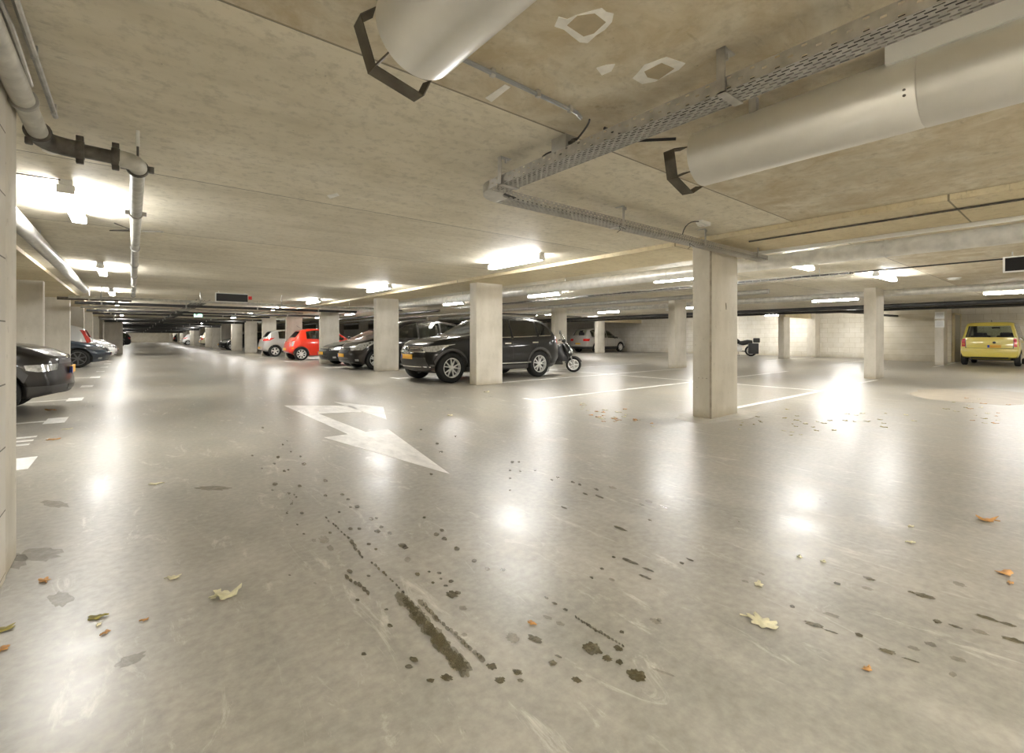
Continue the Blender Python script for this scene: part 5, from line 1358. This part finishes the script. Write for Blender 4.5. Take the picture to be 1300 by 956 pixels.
    for sg in (-1, 1):
        m = MB(); m.tube([(.20, sg*.25, .99), (.20, sg*.36, .985)], .02, 10); m.build('grip', M['rubber'], r)
        m = MB(); m.tube([(.25, sg*.2, 1.0), (.24, sg*.27, 1.12), (.21, sg*.30, 1.20)], .006, 6); m.lathe((.215, sg*.31, 1.23), (-1, 0, 0), [(-.012, .045), (-.008, .056), (.012, .056)], 18); m.build('mirror', M['black'], r)
    m = MB(); n = 8; rows = []
    for k in range(7):
        z = .93+.06*k; w = .19-.012*abs(k-2); rows.append([m.bm.verts.new((.42-.035*k-(yy/w)**2*.05, yy, z)) for yy in [w*(-1+2*i/n) for i in range(n+1)]])
    for a, b in zip(rows, rows[1:]):
        for i in range(n): m.bm.faces.new((a[i], a[i+1], b[i+1], b[i]))
    o = m.build('windscreen', mat_glass('clear scooter screen', (.86, .88, .86), .12), r, smooth=60); solid(o, .004)
    # centre stand
    m = MB()
    for sg in (-1, 1): m.tube([(-.10, sg*.08, .26), (-.16, sg*.16, .02), (-.24, sg*.17, .012)], .011, 6)
    m.tube([(-.15, -.13, .10), (-.15, .13, .10)], .009, 6); m.build('centre_stand', M['galvdk'], r)
    return r
fr = gp(729.5, 472.5)
ang = math.atan2(-.74, .67)
scooter((fr.x-.62*math.cos(ang), fr.y-.62*math.sin(ang)+.05, 0), ang)

# ================================================================= MOTORCYCLE AT THE FAR WALL
def motorcycle(loc, rz):
    r = empty('motorcycle', loc, rz, 'black and silver motorcycle parked against the far block wall, partly hidden by the nearest column', 'motorcycle')
    R = .31
    for x, w, nm in ((.75, .12, 'front_wheel'), (-.70, .19, 'rear_wheel')):
        t = MB().lathe((x, -w/2, R), (0, 1, 0), [(0, R*.7), (0, R*.86), (.03, R), (w-.03, R), (w, R*.86), (w, R*.7)], 30, closed=True).build(nm, M['rubber'], r, smooth=50)
        m = MB(); m.lathe((x, -w/2-.004, R), (0, 1, 0), [(0, R*.7), (w+.008, R*.7), (w+.008, R*.6), (0, R*.6)], 26, closed=True)
        for k in range(6):
            a = PI*k/3; m.tube([(x, 0, R), (x+R*.62*math.cos(a), 0, R+R*.62*math.sin(a))], .014, 6)
        m.build('rim', M['alloy'], t)
    m = MB()
    for s in (-1, 1): m.tube([(.75, s*.10, R), (.50, s*.10, .92)], .028, 10)
    m.build('fork', M['chrome'], r)
    m = MB(); m.cbox((.0, 0, .42), (.52, .34, .30), .06); m.lathe((.10, -.22, .44), (0, 1, 0), [(0, .10), (.02, .13), (.42, .13), (.44, .10)], 18); m.lathe((-.12, -.16, .60), (.3, 0, 1), [(-.08, .08), (.12, .08)], 12); m.build('engine', M['alloy'], r)
    m = MB(); m.tube([(.42, 0, .86), (.30, 0, .88), (.05, 0, .86), (-.12, 0, .78)], [.08, .15, .16, .10], 16); m.build('fuel_tank', M['p_black'], r)
    m = MB(); m.tube([(-.10, 0, .76), (-.30, 0, .74), (-.55, 0, .80), (-.78, 0, .82)], [.10, .14, .14, .08], 14); m.build('saddle', M['black'], r)
    for s in (-1, 1):
        m = MB(); m.cbox((-.82, s*.26, .44), (.52, .26, .60), .05); m.build('pannier', M['black'], r)
    m = MB(); m.cbox((-.98, 0, .90), (.34, .42, .26), .05); m.build('top_case', M['black'], r)
    m = MB(); m.tube([(.40, -.38, 1.02), (.46, -.2, 1.06), (.50, 0, 1.0), (.46, .2, 1.06), (.40, .38, 1.02)], .014, 8); m.build('handlebar', M['black'], r)
    m = MB(); m.lathe((.58, 0, .90), (1, 0, 0), [(-.1, .06), (0, .10), (.03, .10), (.05, .05)], 18); m.build('headlight', M['lamp'], r)
    m = MB(); m.tube([(.1, -.15, .30), (-.4, -.22, .26), (-1.0, -.24, .30)], [.025, .045, .05], 10); m.build('exhaust', M['chrome'], r)
    m = MB(); a = [m.bm.verts.new(p) for p in ((.60, -.2, 1.0), (.60, .2, 1.0), (.45, .16, 1.36), (.45, -.16, 1.36))]; m.bm.faces.new(a)
    o = m.build('windscreen', M['glasslt'], r, smooth=0); solid(o, .005)
    m = MB(); m.tube([(-.05, .15, .25), (-.1, .30, .01)], .012, 6); m.build('side_stand', M['iron'], r)
    return r
motorcycle((26.9, 12.75, 0), math.radians(116))

# ================================================================= LEAVES
def leaf(px, py, size, mat, label, group=None, curl=.25, lobes=5, rot=None):
    q = gp(px, py); m = MB(); n = lobes*4
    rot = random.uniform(0, 6.3) if rot is None else rot
    ring = []
    for i in range(n):
        a = 2*PI*i/n; rr = size*(.62+.38*abs(math.cos(lobes*a/2)))*random.uniform(.82, 1.12)*(0.62+.38*abs(math.cos(a)))
        x, y = rr*math.cos(a), rr*math.sin(a)
        ring.append(m.bm.verts.new((x, y, .004+curl*size*((x/size)**2)*random.uniform(.5, 1.3))))
    c = m.bm.verts.new((0, 0, .004+.04*size))
    for i in range(n): m.bm.faces.new((c, ring[i], ring[(i+1) % n]))
    m.tube([(size*.5, 0, .006+curl*size*.2), (size*1.25, size*.1, .006)], .0018+size*.01, 5)
    m.xf(Matrix.Rotation(rot, 4, 'Z'))
    o = m.build('fallen_leaf', M[mat], None, smooth=60, loc=(q.x, q.y, 0.0))
    solid(o, .0012)
    return tag(o, label, 'leaf', group)
leaf(289, 757, .055, 'leafpale', 'large pale folded leaf on the floor at lower left', curl=.7)
leaf(275, 759, .035, 'leafpale', 'small pale leaf scrap touching the large pale leaf at lower left', curl=.7)
leaf(221, 734, .030, 'leafpale', 'small pale leaf above left of the large pale leaf')
leaf(968, 791, .062, 'leafpale', 'ragged pale green leaf lying alone at lower right', curl=.2, lobes=7)
leaf(963, 743, .026, 'leafpale', 'tiny pale leaf above the ragged pale green leaf')
leaf(1252, 661, .050, 'leafor', 'orange leaf on the floor at right, highest of the orange ones', curl=.5)
leaf(1276, 729, .038, 'leafor', 'long orange leaf near the right edge', lobes=3)
leaf(1283, 741, .016, 'leafor', 'crumb of orange leaf just below the long orange one')
leaf(122, 785, .030, 'leafgr', 'olive brown leaf at lower left')
leaf(134, 804, .016, 'leafor', 'small orange leaf scrap below the olive leaf')
leaf(125, 794, .013, 'leafpale', 'pale leaf crumb just below the olive leaf')
leaf(184, 788, .014, 'leafor', 'tiny yellow leaf right of the olive leaf')
leaf(5, 800, .035, 'leafgr', 'brown leaf at the lower left edge of the picture')
leaf(4, 825, .022, 'leafor', 'orange leaf at the lower left edge below the brown one')
leaf(197, 615, .045, 'leafpale', 'pale leaf lying alone left of the arrow')
leaf(56, 738, .028, 'leafor', 'small tan leaf near the left wall foot')
leaf(675, 792, .018, 'leafor', 'tiny orange leaf amid the wet drops')
leaf(1101, 851, .018, 'leafor', 'tiny orange leaf near the bottom edge right of centre')
leaf(70, 558, .055, 'leafor', 'brown orange leaf on the bay number at left')
leaf(87, 545, .05, 'leafpale', 'pale tan leaf beside the bay number at left')
leaf(65, 521, .08, 'leafor', 'orange leaf under the black crossover bumper')
leaf(1156, 669, .022, 'leafpale', 'tiny pale leaf right of centre floor')
leaf(1156, 689, .022, 'leafpale', 'tiny pale leaf just below another at right of centre')
leaf(1015, 708, .018, 'leafpale', 'tiny white scrap on the floor at right, left one of two')
leaf(1045, 714, .018, 'leafpale', 'tiny white scrap on the floor at right, right one of two')
leaf(571, 528, .07, 'leafpale', 'pale leaf right of the turn arrow')
leaf(618, 498, .07, 'leafpale', 'pale scrap at the foot of the suv column')
for k in range(34):
    x, y = random.choice([(742, 519), (764, 525), (768, 530), (785, 530), (810, 538)]); mt = random.choice(['leafpale', 'leafor', 'leafpale'])
    leaf(x+random.gauss(0, 11), y+random.gauss(0, 4), random.uniform(.022, .05), mt, 'small dry leaf in the litter left of the nearest column', 'leaf litter left of the nearest column')
for k in range(26):
    leaf(random.gauss(1010, 35), random.gauss(537, 8), random.uniform(.016, .036), random.choice(['leafpale', 'leafgr', 'leafgr']), 'small dry leaf scattered right of the nearest column', 'leaves right of the nearest column')
for k in range(22):
    leaf(random.gauss(1235, 28), random.gauss(520, 9), random.uniform(.018, .045), random.choice(['leafpale', 'leafor', 'leafgr']), 'small dry leaf scattered in front of the yellow car', 'leaves before the yellow car')
for k in range(14):
    leaf(random.gauss(1110, 25), random.gauss(530, 8), random.uniform(.018, .04), random.choice(['leafgr', 'leafgr', 'leafpale']), 'dark leaf scrap in front of the pale lone column', 'leaf scraps before the pale lone column')

# ================================================================= CAMERA, WORLD, VIEW
cam = bpy.data.cameras.new('camera'); co = bpy.data.objects.new('camera', cam); COL.objects.link(co)
cam.sensor_fit = 'HORIZONTAL'; cam.sensor_width = 36.0; cam.lens = 36.0*F/1300.0
cam.shift_y = (HY-478.0)/1300.0
cam.clip_start = 0.05; cam.clip_end = 300
co.location = (0, 0, CH); co.rotation_euler = (PI/2, 0, -YAW)
SC.camera = co
w = bpy.data.worlds.new('world'); SC.world = w; w.use_nodes = True
w.node_tree.nodes['Background'].inputs[0].default_value = (1.0, .96, .88, 1); w.node_tree.nodes['Background'].inputs[1].default_value = 0.0
SC.view_settings.view_transform = 'Standard'; SC.view_settings.look = 'None'
SC.view_settings.exposure = 1.22; SC.view_settings.gamma = 1.0
SC.view_settings.use_curve_mapping = False
SC.cycles.max_bounces = 10; SC.cycles.diffuse_bounces = 6; SC.cycles.glossy_bounces = 4
SC.cycles.transparent_max_bounces = 16
SC.cycles.sample_clamp_indirect = 6.0
SC.cycles.use_denoising = True
SC.cycles.use_light_tree = True
